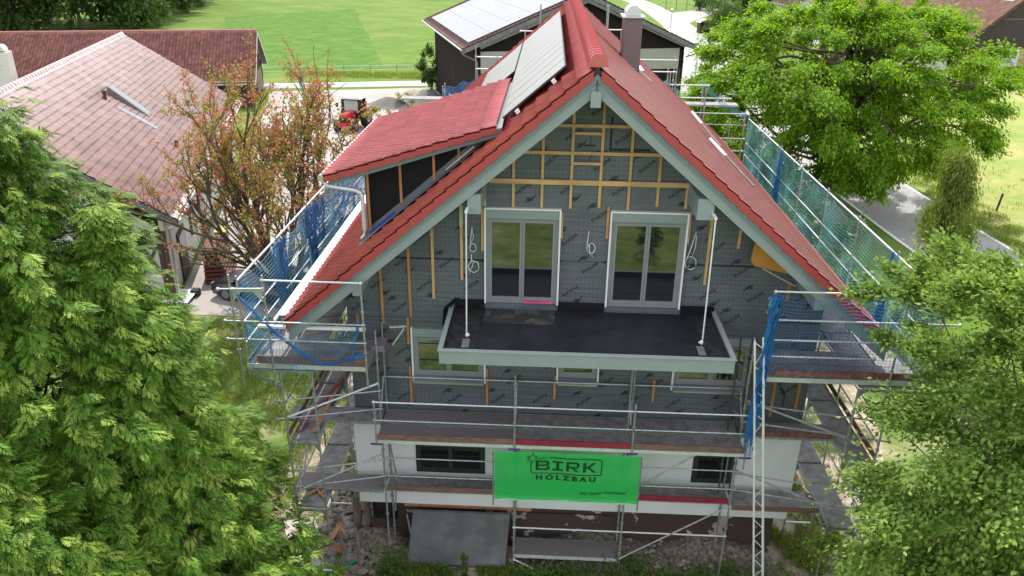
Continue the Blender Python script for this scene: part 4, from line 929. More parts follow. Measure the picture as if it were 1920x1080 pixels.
# rounded frame open at the upper left, with the sprig of leaves
b = MB(); x0, x1, z0, z1, r = -1.08, .59, -4.145, -3.695, .06
path = [(x0 + .43, z1)] + [(x1 - r + r * math.sin(a), z1 - r + r * math.cos(a)) for a in np.linspace(0, math.pi / 2, 5)] + [(x1 - r + r * math.cos(a), z0 + r - r * math.sin(a)) for a in np.linspace(0, math.pi / 2, 5)] + \
    [(x0 + r - r * math.sin(a), z0 + r - r * math.cos(a)) for a in np.linspace(0, math.pi / 2, 5)] + [(x0, z1 - .13)]
path = [(p[0] + (q_[0] - p[0]) * t, p[1] + (q_[1] - p[1]) * t) for p, q_ in zip(path[:-1], path[1:]) for t in (np.linspace(0, 1, 17)[:-1] if abs(q_[0] - p[0]) + abs(q_[1] - p[1]) > .2 else [0])] + [path[-1]]
for p, q_ in zip(path[:-1], path[1:]):
    d = Vector((q_[0] - p[0], q_[1] - p[1])); n_ = Vector((-d.y, d.x)).normalized() * .012
    v4 = [(p[0] - n_.x, p[1] - n_.y), (q_[0] - n_.x, q_[1] - n_.y), (q_[0] + n_.x, q_[1] + n_.y), (p[0] + n_.x, p[1] + n_.y)]; b.add([(x, BY(x, z) - .020, z) for x, z in v4], [(0, 1, 2, 3)])
star = []
for i in range(12):
    a = R(90 + 30 * i); rr = (.14, .07)[i % 2] * (1.15 if i in (0, 4, 8) else .9); star.append((x0 + .04 + rr * math.cos(a), z1 - .03 + rr * math.sin(a)))
for p, q_ in zip(star, star[1:] + star[:1]):
    d = Vector((q_[0] - p[0], q_[1] - p[1])); n_ = Vector((-d.y, d.x)).normalized() * .006
    v4 = [(p[0] - n_.x, p[1] - n_.y), (q_[0] - n_.x, q_[1] - n_.y), (q_[0] + n_.x, q_[1] + n_.y), (p[0] + n_.x, p[1] + n_.y)]; b.add([(x, BY(x, z) - .020, z) for x, z in v4], [(0, 1, 2, 3)])
for (p, q_) in (((x0 + .16, z1 - .03), (x0 + .40, z1 - .01)), ((x0 - .12, z1 - .0), (x0 - .02, z1 - .03))):
    b.add([(x, BY(x, z) - .020, z) for x, z in ((p[0], p[1] - .01), (q_[0], q_[1] - .006), (q_[0], q_[1] + .006), (p[0], p[1] + .01))], [(0, 1, 2, 3)])
b.build('logo_frame', INKG, bn)
tv, tf = text_faces('HOLZBAU', .185, offset=.008, space=1.5); sc_ = 1.42 / (max(v[0] for v in tv) - min(v[0] for v in tv)); b = MB(); b.add(*onb(tv, tf, -.25, -4.27, sx=sc_)); b.build('company_subline', INKG, bn)
tv, tf = text_faces('Wir bauen Vertrauen!', .135, offset=.0005, shear=.35, space=1.0); sc_ = 1.12 / (max(v[0] for v in tv) - min(v[0] for v in tv)); b = MB(); b.add(*onb(tv, tf, .64, -4.66, a=.065, sx=sc_)); b.build('slogan', INKG, bn)

# ---- safety nets
ph = rng.random(8) * 6
def wav(u, v, a=.06): return a * (np.sin(u * 1.3 + ph[0] + v) + .6 * np.sin(u * 2.9 + ph[1] - v * 2) + .4 * np.sin(v * 4 + u * .7))
def f_left(u, v):      # u along y, v downwards
    sag = .10 * np.abs(np.sin(u * math.pi / 2.62)) * (1 - v / 2.1)
    hang = np.where(u > 8.5, .16 * np.sin(u * 6) * v * .6, 0)
    return np.stack([-7.56 + wav(u, v) + .05 * v, -1.45 + u + .12 * np.sin(v * 2 + u * 3) * v, .57 - v - sag * (1 + np.sin(u * 2.2) * .8) + hang], -1)
net('safety_net', 'blue net hanging from the top rail of the left scaffold', f_left, 17.8, 2.1, .10, BLUEL, .0066, origin=(-7.6, 7, -1.5))
def bunch(y0, zlen, width, k, xx, zt=.55, twist=1.):
    L_ = []
    for i in range(k):
        a = rng.random() * 6.28; t = np.linspace(0, 1, 12); ww = width * (.35 + .65 * np.abs(np.sin(t * 2.6 + a * .3)))
        L_.append(np.stack([xx + .07 * np.sin(a + t * 4) + rng.normal(0, .02, 12), y0 + ww * np.sin(a + t * twist * 2) + rng.normal(0, .015, 12), zt - t * zlen], -1))
    return L_
def bundle(label, L_, m, r=.006, origin=(0, 0, 0), group=None, cat='net bundle'):
    V, F = strands(L_, r); o = npmesh('net_bundle', V, F, m, origin=origin); tag(o, label, cat, group)
bundle('gathered blue net hanging at the front of the left scaffold', bunch(.9, 2.1, .12, 46, -7.50) + bunch(1.25, 1.9, .06, 20, -7.5), BLUE, .007, (-7.5, 1, -1.5))
bundle('wide swag of gathered blue net halfway along the left scaffold', bunch(3.7, 1.6, .30, 60, -7.48) + bunch(4.6, 1.2, .25, 40, -7.48), BLUE, .006, (-7.5, 4, -1.5))
LL = []
for i in range(110):
    u = np.linspace(0, 1, 16); y0 = rng.uniform(4.5, 13.5); ln = rng.uniform(1.6, 3.4); v0 = rng.uniform(.05, 1.5)
    LL.append(np.stack([-7.50 + rng.normal(0, .05) + .05 * np.sin(u * 9 + i), y0 + ln * u, .50 - v0 - .35 * np.sin(u * math.pi) * rng.uniform(.3, 1) + rng.normal(0, .02, 16)], -1))
bundle('tangled folds of blue net behind the dormer downpipe', LL, BLUE, .0055, (-7.5, 9, -1.0))
# bag of net over the left corner platform
def f_bag(u, v):
    return np.stack([-7.55 + u * .93 + .04 * np.sin(v * 5), -1.52 - .06 * np.sin(u * 2.5) - .04 * v, -.42 - .62 * np.sin(np.clip(u / 2.75, 0, 1) * math.pi) ** .7 * .5 - v * (.25 + .75 * np.sin(np.clip(u / 2.75, 0, 1) * math.pi) ** .8)], -1)
net('safety_net', 'pale blue net slung like a hammock in front of the left corner platform', f_bag, 2.75, .95, .07, BLUEL, .0036, origin=(-6.2, -1.5, -1.4))
LB = []
for i in range(16):
    t = np.linspace(0, 1, 18); LB.append(np.stack([-7.60 + 2.75 * t, -1.56 + rng.normal(0, .02) + 0 * t, .30 - .15 * i * .02 - 1.75 * np.sin(np.clip(t * 1.25, 0, 1) * math.pi / 2) + .62 * np.clip(t - .62, 0, 1) ** 1 * 1.6 + rng.normal(0, .018, 18)], -1))
bundle('blue rope edge of net draped from the top left post to the toe board', LB, BLUE, .007, (-6.2, -1.5, -.5))
bundle('blue net tail tied at the inner post of the left corner platform', [np.stack([-4.95 - .25 * t + rng.normal(0, .012, 8), -1.57 + 0 * t, -.25 - 1.1 * t + rng.normal(0, .01, 8)], -1) for t in [np.linspace(0, 1, 8)] * 12], BLUE, .007, (-5, -1.5, -1))
def f_right(u, v):
    sag = .12 * np.abs(np.sin(u * math.pi / 2.62)) * (1 - v / 2.2)
    return np.stack([7.58 - wav(u, v) * .6, -1.45 + u + .06 * np.sin(v * 3 + u), .66 - v - sag], -1)
net('safety_net', 'teal net hanging from the top rail of the right scaffold', f_right, 18.0, 2.2, .10, TEAL, .0052, origin=(7.6, 7, -1.5))
for i, y0 in enumerate((1.2, 11.2)):
    bundle(('gathered blue net at the near end of the right scaffold behind the bush', 'gathered blue net at the far end of the right scaffold')[i], bunch(y0, 2.1, .16, 44, 7.50, .62), BLUE, .007, (7.5, y0, -1.5))
def f_rtop(u, v):      # net running over the back corner
    return np.stack([7.5 - u * .55, 16.9 + u * .45 + v * .1, .78 + u * .38 - .25 * np.sin(u / 3.2 * math.pi) - v * .8 + 0 * u], -1)
net('safety_net', 'teal net strung across the back corner of the right scaffold', f_rtop, 3.2, .35, .09, TEAL, .007, origin=(7, 17, 1))
def f_rf(u, v):
    k = np.clip(u / 3.4, 0, 1)
    return np.stack([4.0 + u, -1.62 - .05 * np.sin(u * 3 + v * 2) - .03 * v, .70 - v * (1 - .05 * np.sin(k * 3)) - .10 * np.abs(np.sin(u * 1.8)) * (1 - v / 2)], -1)
net('safety_net', 'blue net across the right corner platform', f_rf, 3.4, 1.85, .085, BLUE, .0042, origin=(5.5, -1.6, -.5))
L_ = []
for i in range(70):
    a = rng.random() * 6.28; t = np.linspace(0, 1, 22); L_.append(np.stack([4.0 + .10 * np.sin(a + t * 5) - .10 * t, -1.66 + .05 * np.cos(a) + 0 * t, .68 - t * 4.1 * rng.uniform(.75, 1)], -1) + rng.normal(0, .014, (22, 3)))
bundle('long blue net hanging down behind the white lattice girder', L_, BLUE, .008, (4, -1.6, -2))
bundle('loose teal rope knotted on the right corner rail', [np.stack([3.85 + .2 * t + rng.normal(0, .03, 10), -1.66 + 0 * t, .45 + .2 * np.sin(t * 5 + k) + rng.normal(0, .02, 10)], -1) for k in range(9) for t in [np.linspace(0, 1, 10)]], TEAL, .010, (3.9, -1.6, .5), cat='rope')
def f_back(x0, x1):
    return lambda u, v: np.stack([x0 + (x1 - x0) * u / 3.0, 18.0 + .05 * np.sin(u * 4), 2.0 + .55 * np.sin(u * 1.05) - v * (.8 + .3 * np.sin(u * 3))], -1)
net('safety_net', 'crumpled teal and blue net behind the right back roof edge', lambda u, v: np.stack([3.1 + u * .6, 17.95 + .05 * np.sin(u * 4), 1.55 + .35 * np.sin(u * 1.3) - v * (.8 + .3 * np.sin(u * 3)) + .1 * np.sin(u * 8)], -1), 3.0, .9, .07, TEAL, .008, origin=(4, 18, 1.5))
net('safety_net', 'crumpled blue net behind the left back roof edge', lambda u, v: np.stack([-5.6 + u * .9, 17.95 + .05 * np.sin(u * 4), 1.35 + .28 * u - v * (.9 + .4 * np.sin(u * 3)) + .08 * np.sin(u * 8)], -1), 3.0, 1.0, .07, BLUE, .009, origin=(-4, 18, 1.5))

# bank of broken masonry and soil against the base wall
def bank(name, x0, x1, h, w_):
    n = int((x1 - x0) / .12); b = MB(); r0 = np.random.default_rng(int(abs(x0) * 100)); vs = []
    for i in range(n + 1):
        x = x0 + (x1 - x0) * i / n; e = min(1, i / 4, (n - i) / 4); hh_ = h * e * (.8 + .3 * math.sin(x * 2.1) + .15 * r0.random())
        for k_, (t, zz) in enumerate(((.0, 1.0), (.25, .92), (.5, .62), (.75, .28), (1.0, -.05))): vs.append((x + r0.normal(0, .02), .12 - t * w_ * (.85 + .25 * math.sin(x * 1.3)), G + hh_ * zz + r0.normal(0, .02)))
    b.add(vs, [(i * 5 + k_, i * 5 + k_ + 1, (i + 1) * 5 + k_ + 1, (i + 1) * 5 + k_) for i in range(n) for k_ in range(4)]); return struct(b.build(name, mat('masonry_debris', (.10, .080, .065), .95, scale=11, col2=(.27, .23, .18), bump=1., bscale=24, detail=10, c2pos=(.40, .68))))
bank('soil_bank', -1.5, 5.6, .58, 1.15); bank('soil_bank', -6.3, -4.3, .40, 1.0)
# ---- clutter on and around the scaffold
pal = [WHITE, CONC, SLABC]
b = MB()
for i in range(3): b.box(-4.92 + random.uniform(-.03, .03), -4.58 + random.uniform(-.04, .02), -.85, -.45 + random.uniform(-.04, .04), -1.42 + i * .05, -1.378 + i * .05)
tag(b.build('board_stack', mat('violet_grey_boards', (.20, .17, .22), .7), origin=(-4.7, -.65, -1.42)), 'small stack of pale boards on the left corner platform beside the wall', 'board stack')
for i, (p, q, m, lab) in enumerate((((-6.75, -1.2, -3.50), (-6.0, 2.5, -3.40), TOE_D, 'dark red plank lying on the left scaffold deck'), ((-6.35, -1.2, -3.49), (-6.25, 2.2, -3.44), TIMBER_O, 'pale plank lying on the left scaffold deck beside the red one'))):
    b = MB(); b.bar(p, q, .11, .04); tag(b.build('plank', m, origin=p), lab, 'plank')
b = MB(); b.bar((-6.75, -1.1, -5.50), (-6.4, -.7, -5.50), .07, .04); b.bar((-6.45, -1.1, -5.49), (-6.3, -.8, -5.49), .07, .04); b.bar((-6.3, -1.2, -5.47), (-6.55, -.9, -5.46), .05, .03)
tag(b.build('offcuts', TIMBER_O, origin=(-6.5, -1, -5.5)), 'timber offcuts on the lowest deck of the left scaffold', 'offcuts')
fp = MB(); fp.add([(-4.22, -.22, -6.56), (-1.62, -.22, -6.56), (-1.62, -.30, -6.56), (-4.22, -.30, -6.56), (-4.35, -.70, -7.92), (-1.72, -.70, -7.92), (-1.72, -.78, -7.92), (-4.35, -.78, -7.92)], [(0, 1, 2, 3), (3, 2, 6, 7), (0, 4, 5, 1), (1, 5, 6, 2), (0, 3, 7, 4), (4, 7, 6, 5)])
tag(fp.build('formwork_panel', FORM, origin=(-3, -.6, G)), 'large scratched dark panel leaning against the base wall below the beam', 'panel')
for i, (x, y, h, r, lab) in enumerate(((-6.05, -.95, 1.25, .055, 'thin grey timber stake left of the rubble'), (-5.62, -.95, 1.35, .06, 'thin grey timber stake with a bent top beside the rubble'), (-6.0, .55, 1.15, .12, 'broad weathered post stub at the left house corner, left one'), (-5.66, .40, 1.30, .13, 'broad weathered post stub at the left house corner, right one'), (4.75, -1.35, .85, .05, 'short grey timber stake in the weeds by the right corner'))):
    b = MB(); b.tube([(x, y, G - .1), (x + .02, y + .02, G + h * .5), (x - .02, y, G + h)], r, 7, r * .8); tag(b.build('wooden_stake', STAKE, origin=(x, y, G)), lab, 'wooden stake')
b = MB(); b.bar((-6.0, -1.12, -7.86), (-5.5, -1.10, -7.86), .10, .10); tag(b.build('timber_block', STAKE, origin=(-5.8, -1.1, G)), 'squared timber block lying across the two thin stakes', 'timber')
for i, (poly, lab) in enumerate((([(-8.15, .62), (-7.35, .85), (-6.95, .1), (-7.85, -.15)], 'pale concrete slab on the soil left of the scaffold, far one'), ([(-7.85, -.22), (-6.92, .03), (-6.55, -1.0), (-7.45, -1.35)], 'pale concrete slab on the soil left of the scaffold, near one'))):
    b = MB(); b.prism(poly, 'z', G - .01, G + .10); tag(b.build('concrete_slab', SLABC, origin=(poly[0][0], poly[0][1], G)), lab, 'slab')
b = MB(); b.tube([(-7.0, -.75, -7.75), (-6.5, -.4, -7.7), (-6.0, -.15, -7.72), (-5.55, .1, -7.8), (-5.4, -.2, -7.9), (-5.5, -.7, -7.95), (-5.8, -1.0, -7.95)], .022, 6); tag(b.build('hose', mat('dark_blue_hose', (.015, .02, .045), .4), origin=(-6.2, -.4, G), smooth=True), 'dark blue hose winding over the rubble', 'hose')
for p, q, lab in (((-5.92, -.98, -7.9), (-5.72, -.85, -7.85), 'green plastic bottle lying between the stakes and the weeds'), ((4.35, -.55, -7.93), (4.75, -.52, -7.90), 'green plastic tube lying near the right base corner')):
    b = MB(); b.tube([p, tuple((Vector(p) + (Vector(q) - Vector(p)) * .75)), q], .055, 8, .035); tag(b.build('plastic_bottle' if p[0] < 0 else 'plastic_tube', mat('teal_plastic', (.0, .25, .17), .35), origin=p), lab, 'bottle' if p[0] < 0 else 'tube')
b = MB()
for i in range(420):
    x = rng.uniform(-7.1, -5.0); y = rng.uniform(-1.2, 2.2); s_ = rng.uniform(.03, .13) if rng.random() < .93 else .18; b.ball((x, y, G + s_ * .3), s_, s_ * rng.uniform(.6, 1), s_ * .6, 6, 4, .2)
for i in range(330):
    x = rng.uniform(-1.6, 5.5); y = rng.uniform(-1.4, .05); s_ = rng.uniform(.02, .09); b.ball((x, y, G + s_ * .3 + max(0, .52 * (1 + (y - .12) / 1.1))), s_, s_ * rng.uniform(.6, 1), s_ * .6, 6, 4, .2)
for i in range(260):
    x = rng.uniform(6.8, 9.3); y = rng.uniform(-2, 5); s_ = rng.uniform(.02, .09); b.ball((x, y, G + s_ * .3), s_, s_ * rng.uniform(.6, 1), s_ * .6, 6, 4, .2)
stuff(b.build('rubble', mat('rubble_stone', (.25, .22, .19), .95, var=.4, scale=3), origin=(-6, 0, G)), 'loose stones and rubble around the base of the house', 'rubble')
b = MB(); b.bar((-6.6, -.1, -7.85), (-6.45, .35, -7.75), .12, .04); tag(b.build('broken_board', TIMBER_O, origin=(-6.5, 0, G)), 'broken orange-brown board in the rubble', 'board')
b = MB(); b.prism([(-6.6, -.45), (-6.2, -.55), (-6.1, -.25), (-6.45, -.15)], 'z', G + .02, G + .12); tag(b.build('brick_lump', mat('brick_orange', (.35, .13, .07), .9, bump=.5), origin=(-6.4, -.3, G)), 'lump of orange brick lying in the rubble', 'brick')

# ================================================================ NEIGHBOURING BUILDINGS
def lroot(name, label, cat, x, y, r): return thing(name, label, cat, (x, y, G), r)
def LB(root, name, m, *boxes, label=None, parent=None):
    b = MB()
    for bx in boxes: b.box(*bx)
    return b.build(name, m, parent or root, label, local=True)
def gable_roof(root, xe0, xr, xe1, ze, zr, y0, y1, m, course, tilew, amp=.03, step=.03, ze1=None, samples=5, deck=GREYWOOD, thick=.22, trim=None):
    """local frame: eaves at x=xe0 and xe1, ridge at xr, heights above ground"""
    ze1 = ze if ze1 is None else ze1
    for xe, z in ((xe0, ze), (xe1, ze1)):
        d = np.array([xr - xe, 0, zr - z]); ln = np.linalg.norm(d); U = d / ln
        tiles('roof_tiles', m, (xe, y0, z + .02), (0, 1, 0), U, y1 - y0, ln, course, tilew, root, amp=amp, step=step, local=True, samples=samples)
    b = MB(); b.prism([(xe0 + .03, ze - .02), (xr, zr - .03), (xe1 - .03, ze1 - .02), (xe1 - .03, ze1 - thick), (xr, zr - thick - .05), (xe0 + .03, ze - thick)], 'y', y0 + .05, y1 - .05); b.build('roof_deck', deck, root, local=True)
    b = MB(); n = max(6, int((y1 - y0) / .4)); 
    for i in range(n):
        ya = y0 + (y1 - y0) * i / n; yb = y0 + (y1 - y0) * (i + 1) / n + .03; pr = [(-.17, -.09), (-.12, .06), (0, .12), (.12, .06), (.17, -.09)]
        vs = [(xr + u, ya, zr + v + .05) for u, v in pr] + [(xr + u * .9, yb, zr + v + .03) for u, v in pr]; b.add(vs, [(k, k + 5, k + 6, k + 1) for k in range(4)] + [(0, 1, 2, 3, 4)])
    b.build('ridge_tiles', m, root, local=True)
    for yv in (y0, y1):
        b = MB()
        for xe, z in ((xe0, ze), (xe1, ze1)):
            b.prism([(xe, z - .03), (xr, zr - .03), (xr, zr - thick - .14), (xe, z - thick - .14)], 'y', yv - .03, yv + .02)
        b.build('barge_board', trim or deck, root, local=True)
def gable_wall(root, name, m, x0, xr, x1, zs, z0, zr, y, t=.2, z1s=None):
    z1s = zs if z1s is None else z1s
    b = MB(); b.prism([(x0, z0), (x1, z0), (x1, z1s), (xr, zr), (x0, zs)], 'y', y, y + t); return b.build(name, m, root, local=True)

# ---- left farmhouse with a roof coloured pale for sky glare (root at the near right eave corner on the ground)
lb = lroot('farmhouse', 'half-timbered farmhouse with a large sunlit pinkish roof left of the driveway', 'farmhouse', -17.15, 15.06, .26)
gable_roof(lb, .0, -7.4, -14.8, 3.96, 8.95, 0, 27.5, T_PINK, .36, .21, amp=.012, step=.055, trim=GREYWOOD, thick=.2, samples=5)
LB(lb, 'side_wall', LIME, (-.9, -.7, .5, 27, 0, 3.9)); gable_wall(lb, 'gable_wall', LIME, -14.0, -7.4, -.7, 3.2, 0, 8.5, .5, .2)
gable_wall(lb, 'gable_wall', LIME, -14.0, -7.4, -.7, 3.2, 0, 8.5, 26.8, .2)
for x in (-1.0, -2.2, -3.4, -.78): LB(lb, 'timber_post', OLDWOOD, (x - .1, x + .1, .44, .52, .0, 3.3 + abs(x) * .66 - .5))
b = MB(); b.bar((-1.1, .46, 1.2), (-1.9, .46, 3.0), .05, .14); b.build('timber_brace', OLDWOOD, lb, local=True)
b = MB(); b.bar((-1.95, .46, 1.2), (-1.15, .46, 2.6), .05, .10); b.build('timber_brace', OLDWOOD, lb, local=True)
LB(lb, 'window', DFRAME, (-5.9, -5.1, .45, .52, 3.3, 4.2)); LB(lb, 'purlin_end', OLDWOOD, (-4.5, -4.25, .05, .5, 5.55, 5.8)); LB(lb, 'purlin_end', OLDWOOD, (-2.0, -1.75, .05, .5, 4.2, 4.45))
for k, (a, c) in enumerate(((2.5, 4.2), (6, 7.2), (9, 10.5), (13, 15), (18, 20.5))):
    o = LB(lb, 'door' if k % 2 == 0 else 'window', OLDWOOD, (-.72, -.62, a, c, 0 if k % 2 == 0 else 1.1, 2.4)); LB(lb, 'pane', GLASSD, (-.63, -.60, a + .15, c - .15, 1.2, 2.2), parent=o)
b = MB(); b.tube([(.07, .1, 3.86), (.07, 27.4, 3.86)], .075, 7); b.build('gutter', ALU, lb, local=True)
b = MB(); b.tube([(.05, .5, 3.8), (-.5, .6, 3.4), (-.58, .6, .1)], .045, 6); b.build('downpipe', ALU, lb, local=True)
def onroof(x, h=0.): return 3.96 + (-x) * (4.99 / 7.4) + h
sl = math.atan(4.99 / 7.4)
b = MB(); P = [(-3.1, 12.1), (-3.1, 13.0), (-5.0, 13.0), (-5.0, 12.1)]
b.add([(x, y, onroof(x, .03)) for x, y in P] + [(x, y, onroof(x, .10) + (.42 if x < -4 else .0)) for x, y in P], [(0, 1, 2, 3), (4, 7, 6, 5), (0, 4, 5, 1), (1, 5, 6, 2), (2, 6, 7, 3), (3, 7, 4, 0)])
o = b.build('roof_window', mat('grey_roof_window', (.16, .15, .15), .35, metal=.3), lb, local=True)
b = MB(); P = [(-3.2, 12.2), (-3.2, 12.9), (-4.9, 12.9), (-4.9, 12.2)]; b.add([(x, y, onroof(x, .115) + (.42 * (-x - 3.1) / 1.9)) for x, y in P], [(0, 1, 2, 3)]); b.build('glass', PANELW, o, local=True)
b = MB(); P = [(-2.5, 10.6), (-2.5, 11.2), (-4.3, 11.2), (-4.3, 10.6)]; b.add([(x, y, onroof(x, .03)) for x, y in P] + [(x, y, onroof(x, .09)) for x, y in P], [(0, 1, 2, 3), (4, 7, 6, 5), (0, 4, 5, 1), (1, 5, 6, 2), (2, 6, 7, 3), (3, 7, 4, 0)]); b.build('flat_roof_hatch', PANELW, lb, local=True)
b = MB(); b.tube([(-4.9, 11.1, onroof(-4.9)), (-4.9, 11.1, onroof(-4.9, .4))], .09, 7); b.ball((-4.9, 11.1, onroof(-4.9, .45)), .14, .14, .1, 7, 4); b.build('vent_pipe', OLDWOOD, lb, local=True)
b = MB(); b.tube([(-1.4, 9.6, onroof(-1.4)), (-1.4, 9.6, onroof(-1.4, .3))], .08, 7); b.ball((-1.4, 9.6, onroof(-1.4, .33)), .13, .13, .09, 7, 4); b.build('vent_pipe', OLDWOOD, lb, local=True)
o = LB(lb, 'chimney', LIME, (-9.3, -8.6, 9.5, 10.3, 6.5, 10.0)); b = MB(); b.prism([(-9.2 + .25 + .25 * math.cos(a), 10.05 + .3 * math.sin(a)) for a in np.linspace(0, math.pi, 8)], 'y', 9.6, 10.2); b.build('cowl', ALU, o, local=True)

# ---- long low barn behind it
lo = lroot('long_barn', 'long low barn with a weathered brown tile roof at the edge of the meadow', 'barn', -29.27, 58.76, 1.82)
gable_roof(lo, 0, 7.0, 14.0, 2.45, 6.55, 0, 62, T_BROWN, .42, .32, amp=.05, step=.05, samples=4, trim=LIME, thick=.2)
LB(lo, 'side_wall', DARKWOODL, (.7, .9, .6, 61, 0, 2.6)); gable_wall(lo, 'gable_wall', DARKWOODL, .7, 7, 13.3, 2.6, 2.2, 6.2, .7); LB(lo, 'gable_base', mat('brown_render', (.26, .19, .15), .9), (.7, 13.3, .65, .85, 0, 2.2))
LB(lo, 'rear_wall', DARKWOODL, (13.1, 13.3, .6, 61, 0, 2.6)); LB(lo, 'barn_door', DARKWOOD, (4, 7, .6, .66, 0, 2.1)); LB(lo, 'eave_strip', ALU, (-.1, .02, .0, 62, 2.28, 2.40))

# ---- dark timber barn directly behind the house
bb = lroot('timber_barn', 'dark timber barn with pale shining solar panels behind the renovated house', 'barn', -6.93, 48.32, .28)
gable_roof(bb, -1.17, 9.2, 19.45, 7.35, 11.52, -.6, 24.2, T_DARKBR, .42, .34, amp=.04, step=.05, samples=4, thick=.25, trim=GREYWOOD, ze1=7.1)
gable_wall(bb, 'gable_wall', DARKWOOD, 0, 9.2, 18.25, 7.35, 5.3, 11.1, 0, .2, z1s=7.2); LB(bb, 'lower_wall', DARKWOOD, (0, 18.25, .05, .2, 0, 5.3)); LB(bb, 'side_wall', DARKWOOD, (-.02, .18, .0, 23.5, 0, 7.5)); LB(bb, 'side_wall', DARKWOOD, (18.1, 18.27, .0, 23.5, 0, 7.2)); LB(bb, 'back_wall', DARKWOOD, (0, 18.25, 23.3, 23.5, 0, 7.3))
for x0, x1 in ((.4, 4.6), (4.7, 8.8), (9.6, 13.6), (13.7, 17.8)):
    LB(bb, 'pale_sheeting', LIGHTBAND, (x0, x1, -.06, .04, 5.35, 7.05)); LB(bb, 'pale_sheeting', LIGHTBAND, (x0, x1, -.05, .04, 4.0, 5.25)) if x0 < 9 else None
for x in (.2, 9.2, 13.65, 17.95): LB(bb, 'timber_post', DARKWOODL, (x - .09, x + .09, -.10, .04, 0, 5.3))
b = MB()
for (xa, za, xb, zb) in ((.3, 7.45, 9.2, 10.95), (18.1, 7.3, 9.2, 10.95)): b.bar((xa, -.45, za), (xb, -.45, zb), .16, .30)
b.build('gable_beam', GREYWOOD, bb, local=True)
b = MB(); b.tube([(-1.25, -.5, 7.25), (-1.25, 24.1, 7.25)], .09, 7); b.build('gutter', ALU, bb, local=True); b = MB(); b.tube([(19.5, -.5, 7.0), (19.5, 24.1, 7.0)], .09, 7); b.build('gutter', GREYWOOD, bb, local=True)
b = MB(); b.tube([(-1.25, -.3, 7.2), (-1.1, -.3, 6.9), (.05, -.15, 6.35), (.12, -.12, 6.1), (.12, -.12, .1)], .065, 7); b.build('downpipe', GREYWOOD, bb, local=True)
b = MB(); b.tube([(19.45, -.3, 6.95), (19.3, -.3, 6.6), (18.35, -.1, 6.3)], .05, 6); b.build('downpipe', OLDWOOD, bb, local=True)
bz = lambda x: 7.35 + (x + 1.17) * (4.17 / 10.37)
for i in range(13):
    for j in range(5):
        xa = -.55 + j * 1.80; xb = xa + 1.78; ya = .15 + i * 1.80; yb = ya + 1.78
        if i == 12 or j > 4: continue
        P = [(xa, ya), (xb, ya), (xb, yb), (xa, yb)]; b = MB()
        b.add([(x, y, bz(x) + .14) for x, y in P] + [(x, y, bz(x) + .19) for x, y in P], [(0, 3, 2, 1), (4, 5, 6, 7), (0, 1, 5, 4), (1, 2, 6, 5), (2, 3, 7, 6), (3, 0, 4, 7)]); b.build('solar_panel', PANELW, bb, local=True)
b = MB(); b.tube([(-.4, 9.0, 0), (-.4, 9.0, 5.2)], .05, 6); b.build('pole', OLDWOOD, bb, local=True)

# ---- big barn on the right
rb = lroot('barn', 'big barn with dark timber gable above a tan wall in the upper right corner', 'barn', 58.6, 97.0, .16)
gable_roof(rb, -4.6, 9.5, 23.5, 2.6, 13.8, -1.0, 46, T_RBARN, .5, .4, amp=.05, step=.05, samples=4, trim=OLDWOOD, thick=.25)
gable_wall(rb, 'timber_gable', DARKWOODL, -3.6, 9.5, 22.5, 3.1, 2.5, 13.4, -.05, .2); LB(rb, 'gable_ledge', OLDWOOD, (-.2, 22.6, -.12, -.04, 2.42, 2.55)); LB(rb, 'tan_wall', TANW, (0, 22, .0, .2, 0, 2.45)); LB(rb, 'side_wall', TANW, (-.2, 0, 0, 45, 0, 3.4))
LB(rb, 'gable_line', GREYWOOD, (1.5, 21, -.1, -.06, 6.2, 6.3))
o = LB(rb, 'barn_door', mat('pale_blue_door', (.55, .58, .62), .6), (3.0, 5.1, -.08, .02, .05, 2.15)); 
for x in (3.15, 4.15): LB(rb, 'door_pane', GLASSD, (x, x + .75, -.10, -.07, 1.15, 2.0), parent=o)
LB(rb, 'door_frame', WHITE, (2.9, 3.0, -.1, .02, 0, 2.25), (5.1, 5.2, -.1, .02, 0, 2.25), (3.0, 5.1, -.1, .02, 2.15, 2.25), (4.0, 4.1, -.1, .0, 0, 2.15), parent=o)
o = LB(rb, 'window', GLASSD, (6.4, 9.5, -.06, .02, 1.15, 2.2)); LB(rb, 'window_sill', TANW, (6.3, 9.6, -.14, .0, 1.02, 1.14), parent=o)
rzz = lambda x: 2.6 + (x + 4.6) * (11.2 / 14.1)
for i in range(8):
    for j in range(3):
        xa = 2.6 + j * 1.75; xb = xa + 1.73; ya = .3 + i * 1.8; yb = ya + 1.78; P = [(xa, ya), (xb, ya), (xb, yb), (xa, yb)]; b = MB()
        b.add([(x, y, rzz(x) + .14) for x, y in P] + [(x, y, rzz(x) + .19) for x, y in P], [(0, 3, 2, 1), (4, 5, 6, 7), (0, 1, 5, 4), (1, 2, 6, 5), (2, 3, 7, 6), (3, 0, 4, 7)]); b.build('solar_panel', PANELW, rb, local=True)
bc = thing('barrel', 'light blue barrel standing by the tan wall of the right barn', 'barrel', (65.6, 97.4, G)); b = MB(); b.tube([(65.6, 97.4, G), (65.6, 97.4, G + .2), (65.6, 97.4, G + 1.2), (65.6, 97.4, G + 1.4)], .55, 12, .5); b.build('drum', mat('light_blue_plastic', (.05, .25, .50), .4), bc, smooth=True)
b = MB(); b.tube([(65.6, 97.4, G + 1.4), (65.6, 97.4, G + 1.46)], .45, 12); b.build('lid', mat('light_blue_plastic', (.05, .25, .50), .4), bc)
